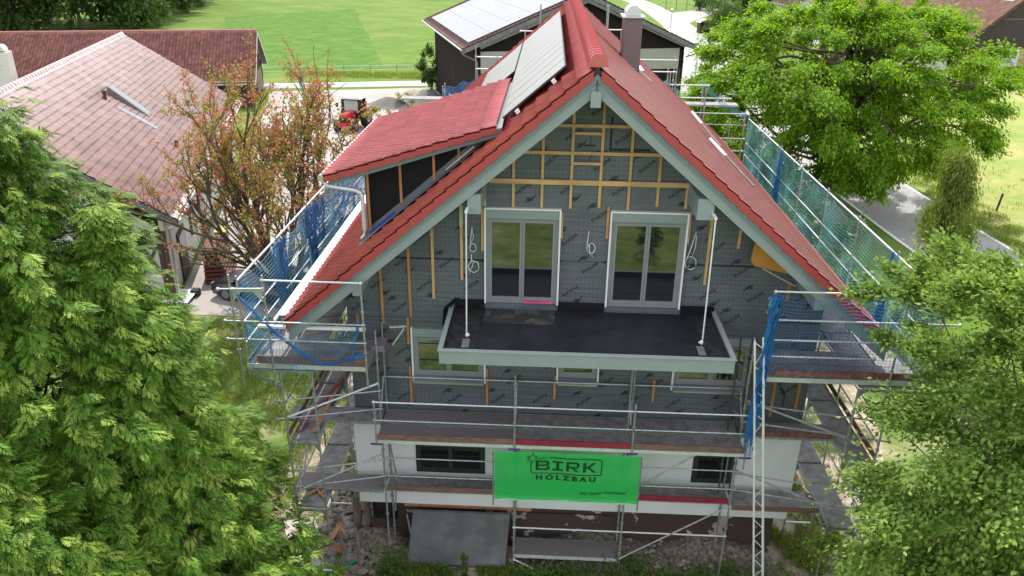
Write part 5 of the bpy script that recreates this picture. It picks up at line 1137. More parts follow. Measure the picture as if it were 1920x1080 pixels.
# lower roof wing left of the big barn
rw = lroot('shed_wing', 'low shed with a dark brown tile roof seen through the walnut tree', 'shed', 45, 92, .16)
gable_roof(rw, -1, 3.5, 8, 1.9, 4.6, 0, 16, T_DARKBR, .5, .4, amp=.05, step=.05, samples=4); LB(rw, 'wall', LIME, (-.4, 7.4, .4, 15.6, 0, 2.0))
# ---- white house far behind the big tree
wh = lroot('white_house', 'white rendered house with a grey roof half hidden behind the walnut tree', 'house', 42.5, 132, .1)
LB(wh, 'wall', WHITE, (0, 12, 0, 9, 0, 5.6)); gable_wall(wh, 'gable', WHITE, 0, 6, 12, 5.6, 5.5, 9.5, -.05, .2)
gable_roof(wh, -1.2, 6, 13.2, 4.9, 9.9, -1.2, 10, T_DARKBR, .6, .5, samples=4); o = LB(wh, 'window', GLASSD, (1.5, 2.6, -.08, 0, 3.4, 4.7)); LB(wh, 'window', GLASSD, (1.5, 2.6, -.08, 0, .9, 2.2))

# ================================================================ VEHICLES AND YARD THINGS
def wheel(root, x, y, r, wd, z=None, axis='y', rim=ALU):
    z = G + r if z is None else z; b = MB(); d = (0, wd / 2, 0) if axis == 'y' else (wd / 2, 0, 0)
    p = Vector((x, y, z)); d = Vector(d); b.tube([p - d, p - d * .8, p + d * .8, p + d], r, 18); o = b.build('wheel', RUB, root)
    b = MB(); b.tube([p - d * 1.03, p + d * 1.03], r * .62, 14); b.build('rim', rim, o)
def car(name, label, cat, x, y, rzv, L_, W_, H_, paint, hood=.62, roof=(.30, .78), group=None):
    """lofted body: stations along x, length L_"""
    root = thing(name, label, cat, (x, y, G), rzv)
    st = [(-.5, .28, .62, .80), (-.485, .20, .78, .90), (-.40, .18, .92, .98), (-.20, .18, 1.0, 1.0), (.15, .18, 1.0, 1.0), (.32, .18, .98, 1.0), (.45, .20, .92, .96), (.492, .24, .74, .88), (.5, .30, .62, .80)]
    belt = .60 * H_; b = MB(); rings = []
    for t, z0, zz, ww in st:
        zt = belt * zz; w_ = W_ / 2 * ww; rings.append([(t * L_, -w_ * .92, z0), (t * L_, -w_, (z0 + zt) / 2), (t * L_, -w_ * .93, zt), (t * L_, -w_ * .5, zt + .03), (t * L_, w_ * .5, zt + .03), (t * L_, w_ * .93, zt), (t * L_, w_, (z0 + zt) / 2), (t * L_, w_ * .92, z0)])
    vs = [v for r_ in rings for v in r_]; n = 8; b.add(vs, [(i * n + k, i * n + (k + 1) % n, (i + 1) * n + (k + 1) % n, (i + 1) * n + k) for i in range(len(st) - 1) for k in range(n)] + [tuple(range(n))[::-1], tuple((len(st) - 1) * n + k for k in range(n))])
    b.build('body', paint, root, local=True, smooth=True)
    w0, w1 = W_ / 2 * .90, W_ / 2 * .70; g0 = [(-.26, belt), (-.10, H_), (.30, H_ * .98), (.46, belt)]
    b = MB(); vs = [(t * L_, s * (w0 if z == belt else w1), z) for s in (-1, 1) for t, z in g0]; b.add(vs, [(0, 1, 2, 3), (7, 6, 5, 4), (0, 4, 5, 1), (1, 5, 6, 2), (2, 6, 7, 3)]); b.build('glasshouse', GLASSD, root, local=True)
    b = MB(); b.box(-.09 * L_, .29 * L_, -w1 * .96, w1 * .96, H_ - .01, H_ + .03); b.build('roof', paint, root, local=True)
    for s in (-1, 1):
        b = MB(); b.ball((-.485 * L_, s * W_ * .34, belt * .72), .10, .18, .09, 8, 5); b.build('headlight', GREYWOOD, root, local=True)
        b = MB(); b.box(-.235 * L_, -.19 * L_, s * W_ * .5 - .12 * (s < 0), s * W_ * .5 + .12 * (s > 0), belt, belt + .16); b.build('mirror', paint, root, local=True)
        for t in (-.31, .30):
            p = Vector((t * L_, s * (W_ / 2 - .10), .32)); b = MB(); b.tube([p - Vector((0, .11, 0)), p + Vector((0, .11, 0))], .32, 18); o = b.build('wheel', RUB, root, local=True)
            b = MB(); b.tube([p - Vector((0, .12, 0)), p + Vector((0, .12, 0))], .20, 10); b.build('rim', GREYWOOD, o, local=True)
    return root
car('parked_car', 'black hatchback parked below the bare red-leaved tree', 'car', -13.9, 15.8, R(-14), 4.7, 1.86, 1.5, CARB)
car('parked_car', 'dark blue van seen through the blue net of the left scaffold', 'van', -11.2, 20.5, R(75), 4.9, 1.95, 2.0, CARBL)
# tractor facing the camera
tr = thing('tractor', 'red tractor with a white cab roof parked on the farmyard', 'tractor', (-18.1, 51.0, G), R(-8))
def LBT(name, m, *bx, parent=None): return LB(tr, name, m, *bx, parent=parent)
b = MB(); b.prism([(-.38, .75), (.38, .75), (.42, 1.35), (.28, 1.62), (-.28, 1.62), (-.42, 1.35)], 'y', -2.0, -.1); b.build('hood', TRED, tr, local=True)
LBT('grille', RUB, (-.30, .30, -2.03, -1.99, .85, 1.35)); LBT('chassis', RUB, (-.35, .35, -2.0, 1.6, .5, .8))
b = MB(); b.prism([(-.85, 1.0), (.85, 1.0), (.80, 2.55), (-.80, 2.55)], 'y', -.05, 1.4); c_ = b.build('cab', GLASSD, tr, local=True)
LBT('cab_pillar', RUB, (-.88, -.80, -.1, .0, 1.0, 2.6), parent=c_); LBT('cab_pillar', RUB, (.80, .88, -.1, .0, 1.0, 2.6), parent=c_); LBT('windscreen', mat('pale_cab_glass', (.35, .38, .37), .1, ior=1.8), (-.62, .62, -.09, -.06, 1.55, 2.45), parent=c_)
b = MB(); b.prism([(-1.0, 2.58), (1.0, 2.58), (.85, 2.78), (-.85, 2.78)], 'y', -.25, 1.55); b.build('cab_roof', WHITE, tr, local=True)
for s in (-1, 1):
    for (y, r_, w_, xx) in ((-1.5, .52, .36, .78), (1.0, .85, .5, .92)):
        p = Vector((s * xx, y, r_)); d = Vector((w_ / 2, 0, 0)); b = MB(); b.tube([p - d, p - d * .8, p + d * .8, p + d], r_, 18); o = b.build('wheel', RUB, tr, local=True)
        b = MB(); b.tube([p - d * 1.04, p + d * 1.04], r_ * .5, 12); b.build('rim', WHITE if y > 0 else TRED, o, local=True)
    b = MB(); b.prism([(.45, .6), (1.6, .6), (1.5, 1.75), (.6, 1.75)], 'x', s * .68, s * 1.2); b.build('mudguard', TRED, tr, local=True)
    b = MB(); b.bar((s * .85, -.1, 2.2), (s * 1.25, -.15, 2.2), .03, .03); b.box(s * 1.25 - .1, s * 1.25 + .1, -.2, -.14, 1.85, 2.2); b.build('mirror', RUB, tr, local=True)
LBT('front_weight', TRED, (-.4, .4, -2.35, -2.05, .55, .95))
# box truck far away on the side road
vt = thing('box_truck', 'white truck with a dark blue tarp body parked far off by the willow', 'truck', (37.4, 155, G), R(0))
b = MB(); b.prism([(-3.0, .5), (-3.0, 1.3), (-2.3, 2.2), (-.9, 2.5), (-.9, .5)], 'y', -1.0, 1.0); c_ = b.build('cab', VANW, vt, local=True); LB(vt, 'side_window', GLASSD, (-2.3, -1.3, -1.03, -.99, 1.35, 1.95), parent=c_); LB(vt, 'tarp_body', VBLUE, (-.8, 2.9, -1.1, 1.1, .8, 3.2)); LB(vt, 'roof_panel', WHITE, (-.8, 2.9, -1.1, 1.1, 3.21, 3.3))
for x in (-2.1, 1.9):
    b = MB(); b.tube([(x, -1.0, .45), (x, 1.0, .45)], .45, 12); b.build('wheel', RUB, vt, local=True)
# gravel heaps, stacked boxes
def heap(x, y, r, h, label, m, name='gravel_heap', cat='gravel heap'):
    n, k = 20, 8; b = MB(); vs = [(x, y, G + h)]
    for j in range(1, k + 1):
        for i in range(n):
            a = 2 * math.pi * i / n; rr = r * j / k * (1 + .12 * math.sin(2 * a + x) + random.uniform(-.04, .04)); vs.append((x + rr * math.cos(a) * 1.25, y + rr * math.sin(a), G + h * (math.cos(math.pi * j / k) * .5 + .5) * random.uniform(.93, 1.05)))
    fs = [(0, 1 + i, 1 + (i + 1) % n) for i in range(n)] + [(1 + j * n + i, 1 + (j + 1) * n + i, 1 + (j + 1) * n + (i + 1) % n, 1 + j * n + (i + 1) % n) for j in range(k - 1) for i in range(n)]
    b.add(vs, fs); tag(b.build(name, m, origin=(x, y, G), smooth=True), label, cat)
heap(-16.9, 61.3, 2.0, .9, 'grey gravel heap beside the tractor, left one', GRAVEL); heap(-13.3, 64.0, 2.1, 1.15, 'grey gravel heap nearest the dark barn', GRAVEL); heap(-15.4, 66.5, 1.5, .8, 'sandy brown heap behind the two gravel heaps', SAND, 'soil_heap', 'soil heap')
for i, (x, y, lab) in enumerate(((-10.6, 63.2, 'grey lidded bin at the corner of the dark barn, farther one'), (-9.6, 60.6, 'grey lidded bin at the corner of the dark barn, nearer one'))):
    r_ = thing('lidded_bin', lab, 'bin', (x, y, G), .28, 'bins by the dark barn'); LB(r_, 'bin_body', OLDWOOD, (-1.0, 1.0, -.8, .8, 0, 1.25)); b = MB(); b.prism([(-1.05, 1.26), (1.05, 1.26), (.95, 1.42), (-.95, 1.42)], 'y', -.85, .85); b.build('bin_lid', ALU, r_, local=True)
# timber stack, bins and corrugated sheet by the farmhouse
st_ = thing('timber_stack', 'stack of dark red boards against the farmhouse wall', 'timber stack', (-17.4, 18.2, G), .26)
for k in range(9): LB(st_, 'board', mat('dark_red_timber', (.13, .028, .022), .7, var=.3), (-.15 - .0 * k, 1.05 - .07 * k, -1.3 + .05 * k, 1.2, .02 + k * .19, .14 + k * .19))
for i, (x, y, lab) in enumerate(((-18.3, 21.8, 'black wheeled bin with a yellow lid closest to the farmhouse wall'), (-16.5, 21.4, 'black wheeled bin with a yellow lid standing in the open'))):
    r_ = thing('wheeled_bin', lab, 'wheeled bin', (x, y, G), .26, 'yellow-lidded bins'); b = MB(); b.prism([(-.24, 0), (.24, 0), (.29, .95), (-.29, .95)], 'y', -.32, .32); b.build('bin_body', RUB, r_, local=True)
    b = MB(); b.prism([(-.32, .96), (.32, .96), (.29, 1.04), (-.29, 1.04)], 'y', -.36, .36); b.build('bin_lid', mat('yellow_plastic', (.42, .42, .03), .5), r_, local=True)
    for s in (-1, 1): b = MB(); b.tube([(s * .3 - .04, .33, .1), (s * .3 + .04, .33, .1)], .1, 10); b.build('wheel', RUB, r_, local=True)
b = MB(); n = 24; vs = [(-18.3 + 1.2 * i / n, y, G + .12 + .03 * (i % 2) + (.1 if y > 15.3 else 0)) for y in (14.6, 15.9) for i in range(n + 1)]; b.add(vs, [(i, i + 1, n + 2 + i, n + 1 + i) for i in range(n)]); tag(b.build('corrugated_sheet', WHITE, origin=(-17.7, 15.2, G)), 'white corrugated sheet lying by the farmhouse corner', 'sheet')
b = MB(); b.box(-17.35, -17.0, 15.55, 15.9, G, G + .32); tag(b.build('black_crate', RUB, origin=(-17.2, 15.7, G)), 'small black crate at the foot of the red board stack', 'crate')
b = MB(); b.tube([(-16.9, 19.5, G), (-16.9, 19.5, G + 2.6)], .05, 7); tag(b.build('metal_pole', GALVL, origin=(-16.9, 19.5, G)), 'metal pole standing beside the red board stack', 'pole')
# lamp posts
for i, (x, y, h, lab) in enumerate(((16.7, 80.5, 3.9, 'street lamp at the left edge of the road near the dark barn'), (22.3, 143, 3.4, 'street lamp farther up the road by the round lawn'))):
    r_ = thing('street_lamp', lab, 'street lamp', (x, y, G), 0, 'street lamps along the road'); b = MB(); b.tube([(x, y, G), (x, y, G + h)], .07, 7, .045); b.build('pole', GALV, r_); b = MB(); b.tube([(x, y, G + h), (x, y, G + h + .12)], .34, 12, .14); b.build('lamp_head', ALU, r_)
# wooden kiosk/shed at the road bend
sh = thing('wooden_shelter', 'small brown wooden shelter beside the willow at the road bend', 'shelter', (27.2, 135, G), .2)
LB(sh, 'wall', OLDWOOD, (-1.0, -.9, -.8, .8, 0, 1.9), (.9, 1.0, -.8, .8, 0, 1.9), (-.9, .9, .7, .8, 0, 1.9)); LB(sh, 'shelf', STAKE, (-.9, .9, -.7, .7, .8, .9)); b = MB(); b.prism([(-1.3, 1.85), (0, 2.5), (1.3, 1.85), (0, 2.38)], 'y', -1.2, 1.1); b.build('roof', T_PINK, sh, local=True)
# meadow fence along the lane, pasture posts
fn = thing('wire_fence', 'wire fence with thin posts between the lane and the meadow', 'fence', (-25, 79, G)); fa, fb = Vector((-60, 71.5, G)), Vector((-13.5, 82.3, G)); n = 15
for i in range(n + 1):
    p = fa.lerp(fb, i / n); b = MB(); b.tube([p, p + Vector((0, 0, 1.15))], .035, 5); b.build('post', GREYWOOD, fn)
for z in (.6, 1.1):
    b = MB(); b.tube([fa + Vector((0, 0, z)), fb + Vector((0, 0, z))], .022, 4); b.build('wire', GALVL, fn)
for i, (x, y, lab) in enumerate(((27.75, 31.9, 'dark wooden fence post in the pasture beside the road'), (36, 41, 'dark wooden post standing farther back in the pasture'))):
    b = MB(); b.tube([(x, y, G), (x + .12, y, G + 1.15)], .07, 7); tag(b.build('fence_post', OLDWOOD, origin=(x, y, G)), lab, 'fence post', 'pasture posts')
pg = thing('playground_frame', 'thin metal climbing frame beyond the round lawn', 'playground frame', (29, 186, G))
for x in (27, 29.5, 32): b = MB(); b.tube([(x, 186, G), (x, 186, G + 3)], .09, 5); b.build('pole', GREYWOOD, pg)
b = MB(); b.tube([(27, 186, G + 3), (32, 186, G + 3)], .08, 5); b.build('crossbar', GREYWOOD, pg)

# ================================================================ VEGETATION
def frond_template(n=7, ln=1.0, seed=1):
    """flat drooping spray with separate pointed fingers: x across, y along, z up"""
    r_ = np.random.default_rng(seed); C = []; D = []; LN = []; WD = []
    def drp(y): return -.28 * y * y
    def finger(p, a, l_):
        dx, dy = math.sin(a), math.cos(a)
        C.append((p[0], p[1], drp(p[1]))); D.append((dx, dy, -.35)); LN.append(l_); WD.append(.16 * l_ + .012)
        for u in (.34, .68):
            for q in (-1, 1):
                C.append((p[0] + dx * u * l_, p[1] + dy * u * l_, drp(p[1]) - .35 * u * l_)); aa = a + q * R(38)
                D.append((math.sin(aa), math.cos(aa), -.4)); LN.append(l_ * .42 * (1.15 - u)); WD.append(l_ * .11)
    for i in range(n):
        t = (i + .4) / n; y = t * ln * .85; bl = (.52 * (1 - t) ** .8 + .14) * (.75 + .45 * r_.random())
        for s in (-1, 1): finger((s * .01, y), s * R(30 + 20 * r_.random()), bl)
    finger((0, ln * .8), 0, .30)
    return np.array(C), unit(np.array(D)), np.array(LN), np.array(WD)
TPL = [frond_template(6, 1., s) for s in range(4)]
def place_fronds(P, F, N, S):
    """P base, F forward, N up normal, S size"""
    out = []
    Rv = unit(np.cross(F, N)); N = np.cross(Rv, F)
    for k in range(4):
        sel = np.arange(len(P)) % 4 == k; C, D, LN, WD = TPL[k]; p, f, n_, r_, s = P[sel], F[sel], N[sel], Rv[sel], S[sel]
        c = p[:, None] + s[:, None, None] * (C[None, :, 0:1] * r_[:, None] + C[None, :, 1:2] * f[:, None] + C[None, :, 2:3] * n_[:, None])
        d = unit(D[None, :, 0:1] * r_[:, None] + D[None, :, 1:2] * f[:, None] + D[None, :, 2:3] * n_[:, None])
        sd = unit(np.cross(d, np.broadcast_to(n_[:, None], d.shape))); l_ = (s[:, None] * LN[None]).ravel(); w_ = (s[:, None] * WD[None]).ravel()
        V, _ = rhombi(c.reshape(-1, 3), d.reshape(-1, 3), sd.reshape(-1, 3), l_, w_, .1); out.append(V)
    V = np.concatenate(out); return V, np.arange(len(V)).reshape(-1, 4)
def conifer(name, label, x, y, ztop, k, pw, nlimb, per, zlow=-6.5, size=.46, lean=(0, 0), m=L_CON, aim=None):
    reseed(x * 5 + y); root = thing(name, label, 'conifer', (x, y, G)); H = ztop - G
    b = MB(); b.tube([(x, y, G - .1), (x + lean[0] * .5, y + lean[1] * .5, G + H * .5), (x + lean[0], y + lean[1], ztop - .3)], .26, 8, .03); b.build('trunk', BARK, root, smooth=True)
    d = rng.random(nlimb) ** .66 * (ztop - zlow); d[:max(4, nlimb // 60)] = np.linspace(.05, .8, max(4, nlimb // 60)); th = rng.random(nlimb) * 2 * math.pi
    Rr = k * d ** pw * (1 + .13 * np.sin(3 * th + d * 1.1 + x) + .08 * np.sin(5 * th - d * 2.3)) * rng.uniform(.58, 1.12, nlimb) + .05
    t = 1 - d / H; ax = x + lean[0] * t; ay = y + lean[1] * t
    tip = np.stack([ax + Rr * np.cos(th), ay + Rr * np.sin(th), ztop - d - .0 * Rr], 1); outd = np.stack([np.cos(th), np.sin(th), np.zeros(nlimb)], 1)
    segs = []
    for i in range(0, nlimb, 3): segs.append(([(ax[i], ay[i], tip[i, 2] - .25 * Rr[i]), tuple(tip[i] * .55 + np.array([ax[i], ay[i], tip[i, 2]]) * .45 + (0, 0, -.05)), tuple(tip[i])], .035, .008))
    branch_mesh(segs, 4).build('branches', BARK, root)
    # each limb tip carries a hanging plume of overlapping sprays
    idx = np.repeat(np.arange(nlimb), per); j = np.tile(np.arange(per), nlimb) / per; n = len(idx)
    side = np.stack([-np.sin(th), np.cos(th), 0 * th], 1)[idx]; o_ = outd[idx]
    back = .20 * j + np.where(rng.random(n) < .22, rng.uniform(.4, 1.0, n), rng.uniform(0, .42, n)); base = tip[idx] - o_ * back[:, None] * np.minimum(Rr[idx], 1.2)[:, None] * .9 + side * (rng.normal(0, .095, n) * (1.1 - .6 * j))[:, None] + np.array([0, 0, 1.]) * (rng.normal(0, .07, n) - .62 * j + .16)[:, None]
    F = unit(o_ * rng.uniform(.45, 1.0, n)[:, None] + side * rng.normal(0, .42, n)[:, None] + np.array([0, 0, 1.]) * (-.05 - .70 * j + rng.normal(0, .22, n))[:, None]); up = unit(o_ * (.15 + .55 * j)[:, None] + np.array([0, 0, 1.]) + rng.normal(0, .22, (n, 3)))
    S = size * rng.uniform(.65, 1.2, n); lightsel = rng.random(n) < .28
    V, Fc = place_fronds(base[~lightsel], F[~lightsel], up[~lightsel], S[~lightsel]); npmesh('foliage', V, Fc, m, root)
    V, Fc = place_fronds(base[lightsel] + up[lightsel] * .03, F[lightsel], up[lightsel], S[lightsel]); npmesh('pale_foliage', V, Fc, L_CON2, root)  # random share of the sprays in a paler green
conifer('cypress', 'tall dark green cypress whose top reaches the upper left edge', -10.55, -4.6, 6.1, .86, .66, 1150, 26, zlow=-7, size=.35)
conifer('cypress', 'rounded bright green cypress nearest the left scaffold tower', -8.65, -4.3, 3.05, .55, .74, 640, 26, zlow=-7.6, size=.34)
conifer('cypress', 'low cypress filling the bottom left corner of the view', -9.3, -7.6, .6, .80, .66, 460, 26, zlow=-5.5, size=.33)

# right-hand hazel-like bush close to the camera
cl = np.concatenate([ell_clumps((9.3, -4.2, -2.2), (3.7, 2.8, 4.7), 210, .55, low=-.8), ell_clumps((7.9, -3.2, 1.3), (2.6, 1.6, 1.25), 80, .36, low=-.9), ell_clumps((7.5, -3.0, -6.6), (2.2, 1.8, 1.7), 40, .45, low=-.6)])
crown('broadleaf_tree', (9.6, -4.2, G), cl, 210000, .115, .068, L_BUSH, BARKL, 'large light green leafy tree in front of the right scaffold', trunk_r=.16, trunk_top=(9.3, -4.2, 0), nb=110, branch_r=.035, squash=.62, droop=.1, fork=.12)
# feathery boughs reaching over the net
# walnut
cl = np.concatenate([ell_clumps((17.2, 32.5, -1.0), (9.6, 8.4, 5.6), 420, .72, inner=.35, low=-.6, jit=.05), ell_clumps((16.5, 29.5, -4.8), (5.5, 4.0, 1.8), 50, .7, inner=.5, low=-.9)])
crown('walnut_tree', (17.3, 32.8, G), cl, 210000, .23, .12, L_WAL, BARK, 'huge spreading walnut tree between the road and the right scaffold', trunk_r=.55, trunk_top=(17.0, 32.5, 2.2), nb=150, branch_r=.13, squash=.75, droop=.5, fork=.25)
# slim weeping tree in front of the road
cl = []; reseed(11)
for i in range(60):
    a = rng.random() * 6.28; r_ = rng.uniform(.1, 1.15); cl.append((14.5 + r_ * math.cos(a), 12.3 + r_ * math.sin(a), rng.uniform(-6.8, .1) , .48))
cl = np.array(cl); cl[:, 0] = 14.5 + (cl[:, 0] - 14.5) * np.clip((.6 - cl[:, 2]) / 4.5, .12, 1.0)
crown('weeping_tree', (14.6, 12.4, G), cl, 42000, .15, .045, L_WEEP, BARKL, 'slim weeping tree standing in front of the road on the right', trunk_r=.10, trunk_top=(14.5, 12.3, .2), nb=30, branch_r=.03, squash=1.5, droop=2.2, fork=.4)
# elder shrubs behind the right net
for i, (x, y, r_, h, lab, fl) in enumerate(((11.6, 27, 2.4, 3.6, 'dark elder shrub with pale flower heads behind the teal net, middle one', 26), (12.6, 21, 2.2, 3.4, 'dark elder shrub with pale flower heads behind the teal net, nearest the road verge', 30), (10.9, 34, 2.6, 4.2, 'tall dark shrub behind the far part of the teal net', 10), (10.2, 42, 2.4, 4.6, 'light green shrub behind the back corner of the right scaffold', 12), (11.8, 14.5, 1.7, 2.4, 'low dark shrub below the right scaffold net', 0))):
    crown('elder_shrub', (x, y, G), ell_clumps((x, y, G + h * .55), (r_, r_, h * .5), 34, .7, low=-.6), 9000, .17, .08, L_SHR if i < 3 or i == 4 else L_WAL, BARK, lab, 'shrub', 'shrubs behind the right scaffold', trunk_r=.08, nb=16, branch_r=.04, flowers=fl or None, trunk_top=(x, y, G + h * .5))

# copper-leaved bare tree on the left: many steep limbs
def vase_tree(name, label, x, y, h, n1, leaves, seed=3):
    reseed(seed)
    root = thing(name, label, 'tree', (x, y, G)); segs = []; tips = []
    def grow(p, d, ln, r_, lev):
        q = [np.array(p)]; dd = np.array(d)
        for k in range(4):
            dd = unit(dd + rng.normal(0, .11, 3) + np.array([0, 0, .07])); q.append(q[-1] + dd * ln / 4)
        segs.append((q, r_, r_ * .45))
        if lev == 0: tips.extend(q[1:]); return
        for k in range({3: 4, 2: 4, 1: 3}[lev]):
            t = rng.uniform(.35, 1.0); i0 = min(3, int(t * 4)); s = q[i0] + (q[i0 + 1] - q[i0]) * (t * 4 - i0)
            grow(s, unit(dd + rng.normal(0, .45, 3) + np.array([0, 0, .12])), ln * rng.uniform(.5, .78), r_ * .50, lev - 1)
    for k in range(n1):
        a = 2 * math.pi * k / n1 + rng.normal(0, .2); sp = rng.uniform(.2, 1.25)
        grow((x + .15 * math.cos(a), y + .15 * math.sin(a), G + .7), unit(np.array([math.cos(a) * sp, math.sin(a) * sp, 1.0])), h * rng.uniform(.42, .58), .15, 3)
    for a in (2.6, 3.1, 3.7, 4.6, -.2, .9): grow((x, y, G + 1.2), unit(np.array([math.cos(a), math.sin(a), .42])), h * .42, .10, 2)
    b = branch_mesh(segs, 5); b.tube([(x, y, G - .1), (x, y, G + .9)], .38, 9, .28); b.build('branches', BARK, root)
    T = np.array(tips); hi = T[:, 2]; p = np.clip((hi - (G + h * .25)) / (h * .6), .05, 1) ** 1.3; p /= p.sum()
    for m, n, s_ in ((L_RED, leaves, .135), (L_YG, int(leaves * 1.1), .13)):
        cc = T[rng.choice(len(T), n // 6, p=p)]; C = np.repeat(cc, 6, 0) + rng.normal(0, .10, (n // 6 * 6, 3)); D = unit(rng.normal(0, 1, C.shape) + np.array([0, 0, -.3])); S = unit(np.cross(D, rng.normal(0, 1, C.shape))); V, F = rhombi(C, D, S, s_, s_ * .65, .15)
        npmesh('copper_leaves' if m is L_RED else 'green_leaves', V, F, m, root)
vase_tree('copper_tree', 'sparse half-bare tree with copper and green leaves over the driveway', -12.5, 14.8, 9.1, 12, 10500, seed=5)

# ivy on the dark barn corner, small shrubs in the yard
crown('ivy', (-13.9, 70.8, G), ell_clumps((-13.9, 70.8, G + 2.1), (1.2, 1.0, 2.2), 22, .6), 5000, .25, .16, L_SHR, BARK, 'dark green climbing bush at the far corner of the dark barn', 'bush', trunk_r=.08, nb=8)
crown('yard_shrub', (-15.2, 61.0, G), ell_clumps((-15.2, 61.0, G + .6), (.9, .8, .7), 12, .35), 1500, .16, .06, L_YG, BARK, 'small pale shrub between the two gravel heaps', 'bush', trunk_r=.03, nb=5)
crown('yard_shrub', (-15.6, 50.5, G), ell_clumps((-15.6, 50.5, G + 1.0), (1.2, 1, 1.1), 14, .45), 2200, .16, .08, L_YG, BARK, 'round copper and green shrub in front of the tractor', 'bush', trunk_r=.04, nb=6)
# forest edge: individual trees
k = 0
for (x, y, h, r_) in ((-116, 118, 19, 7), (-104, 110, 17, 6.5), (-93, 119, 18, 6.5), (-83, 122, 18, 6), (-76, 128, 17, 5.5), (-98, 132, 20, 7), (-88, 138, 20, 7), (-80, 143, 18, 6), (-84, 157, 19, 6.5), (-88, 172, 18, 6.5), (-92, 188, 18, 7), (-108, 146, 22, 7), (-128, 126, 21, 8), (-98, 205, 20, 7), (-104, 225, 20, 8)):
    k += 1; kind = k % 3
    lab = ['dark leafy tree of the wood behind the long barn', 'dark leafy tree of the wood behind the long barn', 'grey-green leafy tree of the wood behind the long barn'][kind]
    if k <= 5: lab = 'front tree of the dark wood behind the long barn, ' + ('leftmost', 'second from the left', 'third from the left', 'fourth from the left', 'the rightmost one beside the meadow')[k - 1]
    crown('forest_tree', (x, y, G), ell_clumps((x, y, G + h * .50), (r_ * 1.15, r_ * 1.15, h * .50), 90, 1.7, low=-1.), 11000, .65, .42, L_FOR if kind < 2 else L_SHR, BARK, lab, group='trees of the wood' if kind < 2 else 'grey-green trees of the wood', trunk_r=.35, nb=10, branch_r=.12, squash=1.)
# trees beyond the road
crown('willow', (29.5, 127, G), ell_clumps((29.5, 127, G + 4.2), (3.2, 3, 3.4), 34, 1.1), 7000, .4, .13, L_SHR, BARK, 'round grey-green willow beside the wooden shelter', trunk_r=.2, nb=14, squash=1.2, droop=1.5)
crown('willow', (34.5, 134, G), ell_clumps((34.5, 136, G + 4.6), (3.0, 3, 3.6), 30, 1.1), 6000, .4, .2, L_FOR, BARK, 'darker round tree behind the willow', trunk_r=.2, nb=12)
for i, (x, y, h, lab) in enumerate(((45, 165, 11, 'dark tree behind the blue truck, left one'), (50, 150, 10, 'dark tree between the blue truck and the white house'), (38, 185, 10, 'tree on the far side of the round lawn'))):
    crown('roadside_tree', (x, y, G), ell_clumps((x, y, G + h * .55), (h * .4, h * .4, h * .45), 34, 1.5), 6000, .55, .32, L_FOR, BARK, lab, group='dark trees by the truck', trunk_r=.25, nb=10)
for i, (x, y, r_, lab) in enumerate(((-34, 212, 3.0, 'dark bush at the top edge of the meadow'), (24, 104, 1.3, 'low bush beside the bend in the road'), (35.5, 119, 2.2, 'pale bush behind the road bend'))):
    crown('bush', (x, y, G), ell_clumps((x, y, G + r_ * .6), (r_, r_, r_ * .7), 16, .8), 1800, .35, .2, L_SHR, BARK, lab, 'bush', trunk_r=.08, nb=5)
crown('sapling', (4.4, -21.0, G), ell_clumps((4.4, -21.0, G + 1.9), (.7, .7, 1.1), 16, .35), 2500, .16, .07, L_SHR, BARK, 'young tree in the meadow, seen mirrored in the right balcony door', 'sapling', trunk_r=.05, nb=8)
# weeds: tall stalks before the panel
for i, (x, y, h, lab) in enumerate(((-2.75, -1.25, .9, 'tall leafy weed in front of the leaning dark panel, right one'), (-3.3, -1.3, .6, 'leafy weed in front of the leaning dark panel, left one'), (-4.7, -1.2, .8, 'clump of tall weeds beside the scaffold foot left of the panel'))):
    root = thing('weed', lab, 'weed', (x, y, G)); b = MB(); b.tube([(x, y, G), (x + .03, y, G + h)], .012, 5); b.build('stem', BARKL, root)
    n = 130 if i < 2 else 400; t = rng.random(n) * h; a = rng.random(n) * 6.28; C = np.stack([x + rng.normal(0, .02 if i < 2 else .22, n), y + rng.normal(0, .02 if i < 2 else .15, n), G + t], 1); D = unit(np.stack([np.cos(a), np.sin(a), rng.uniform(-.2, .6, n)], 1)); S = unit(np.cross(D, np.array([0, 0, 1.]) + rng.normal(0, .2, (n, 3))))
    V, F = rhombi(C, D, S, .13, .05, .1); npmesh('leaves', V, F, L_SHR, root)
WV = []
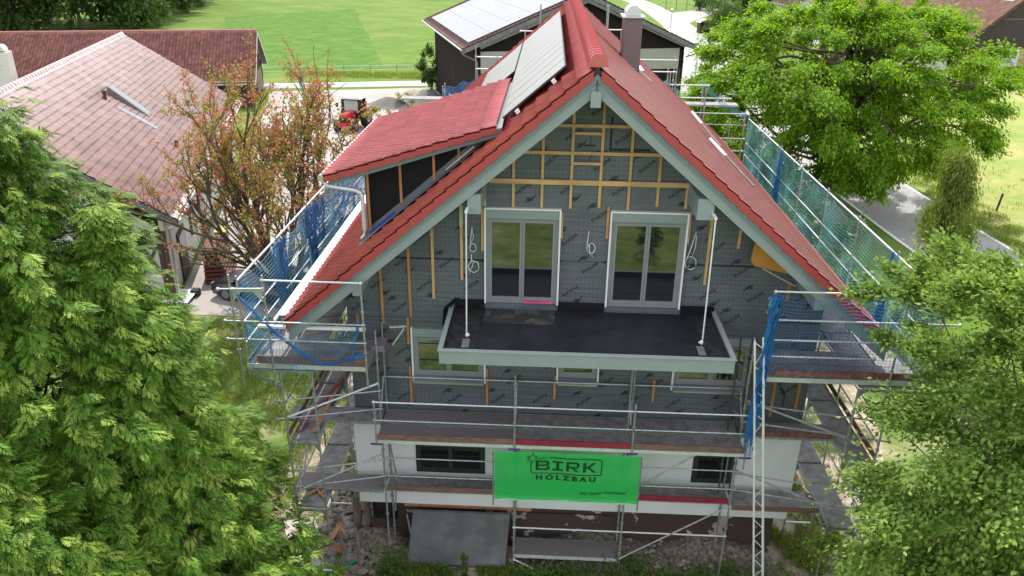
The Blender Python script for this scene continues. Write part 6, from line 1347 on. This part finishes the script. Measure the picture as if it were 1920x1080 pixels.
for i in range(18):
    x = -1.2 + i * .38 + random.uniform(-.15, .15); y = -1.0 + random.uniform(-.3, .25); h = random.uniform(.25, .55); n = 160
    reseed(i + 50); a = rng.random(n) * 6.28; C = np.stack([x + rng.normal(0, .16, n), y + rng.normal(0, .12, n), G + .1 + rng.random(n) * h], 1); D = unit(np.stack([np.cos(a), np.sin(a), rng.uniform(0, .9, n)], 1)); S = unit(np.cross(D, np.array([0, 0, 1.]) + rng.normal(0, .2, (n, 3))))
    WV.append(rhombi(C, D, S, .12, .045, .1)[0])
WV = np.concatenate(WV); stuff(npmesh('weeds', WV, np.arange(len(WV)).reshape(-1, 4), L_SHR, origin=(2, -1, G)), 'low leafy weeds on the rubble below the green banner', 'weeds')
# grass and ground cover
def grass(name, label, regions, n, h, m):
    P = []
    for (x0, x1, y0, y1, wt, dens) in regions:
        k_ = int(n * wt); x = rng.uniform(x0, x1, k_); y = rng.uniform(y0, y1, k_); f = np.sin(x * 1.9 + 1) * np.sin(y * 2.3) + .6 * np.sin(x * 4.1 + y * 3) ; keep = f > dens; P.append(np.stack([x[keep], y[keep], np.full(keep.sum(), G - .01)], 1))
    P = np.concatenate(P); k_ = len(P); D = unit(rng.normal(0, .45, (k_, 3)) * np.array([1, 1, 0]) + np.array([0, 0, 1.])); S = unit(np.cross(D, rng.normal(0, 1, (k_, 3)))); V, F = rhombi(P, D, S, h * rng.uniform(.5, 1.5, k_), .016 + h * .08)
    stuff(npmesh(name, V, F, m, origin=(float(P[0][0]), float(P[0][1]), G)), label, 'grass')
grass('weedy_grass', 'weedy grass growing along the foot of the house', [(-4.9, 6.6, -3.2, -.75, .62, -.55), (5.7, 7.2, -2.5, 12, .28, -.2), (-9, -5, -3.5, -1.3, .12, .2), (7.2, 10.5, -3.5, 6, .10, .5)], 60000, .17, L_GRASS)
grass('lawn_grass', 'tufted grass of the lawn left of the scaffold', [(-17, -8.3, 0, 13.3, .8, -.5), (-9.5, -7.4, 4, 16, .2, .1)], 60000, .14, L_GRASS)
grass('pasture_grass', 'tufts of long grass along the road verge', [(24.8, 27.5, 22, 46, .6, .0), (26, 34, 18, 50, .4, .7)], 16000, .30, L_GRASS)
grass('meadow_verge', 'long grass between the lane and the meadow fence', [(-33, -15, 77.6, 81.5, 1, -.5)], 9000, .35, L_GRASS)
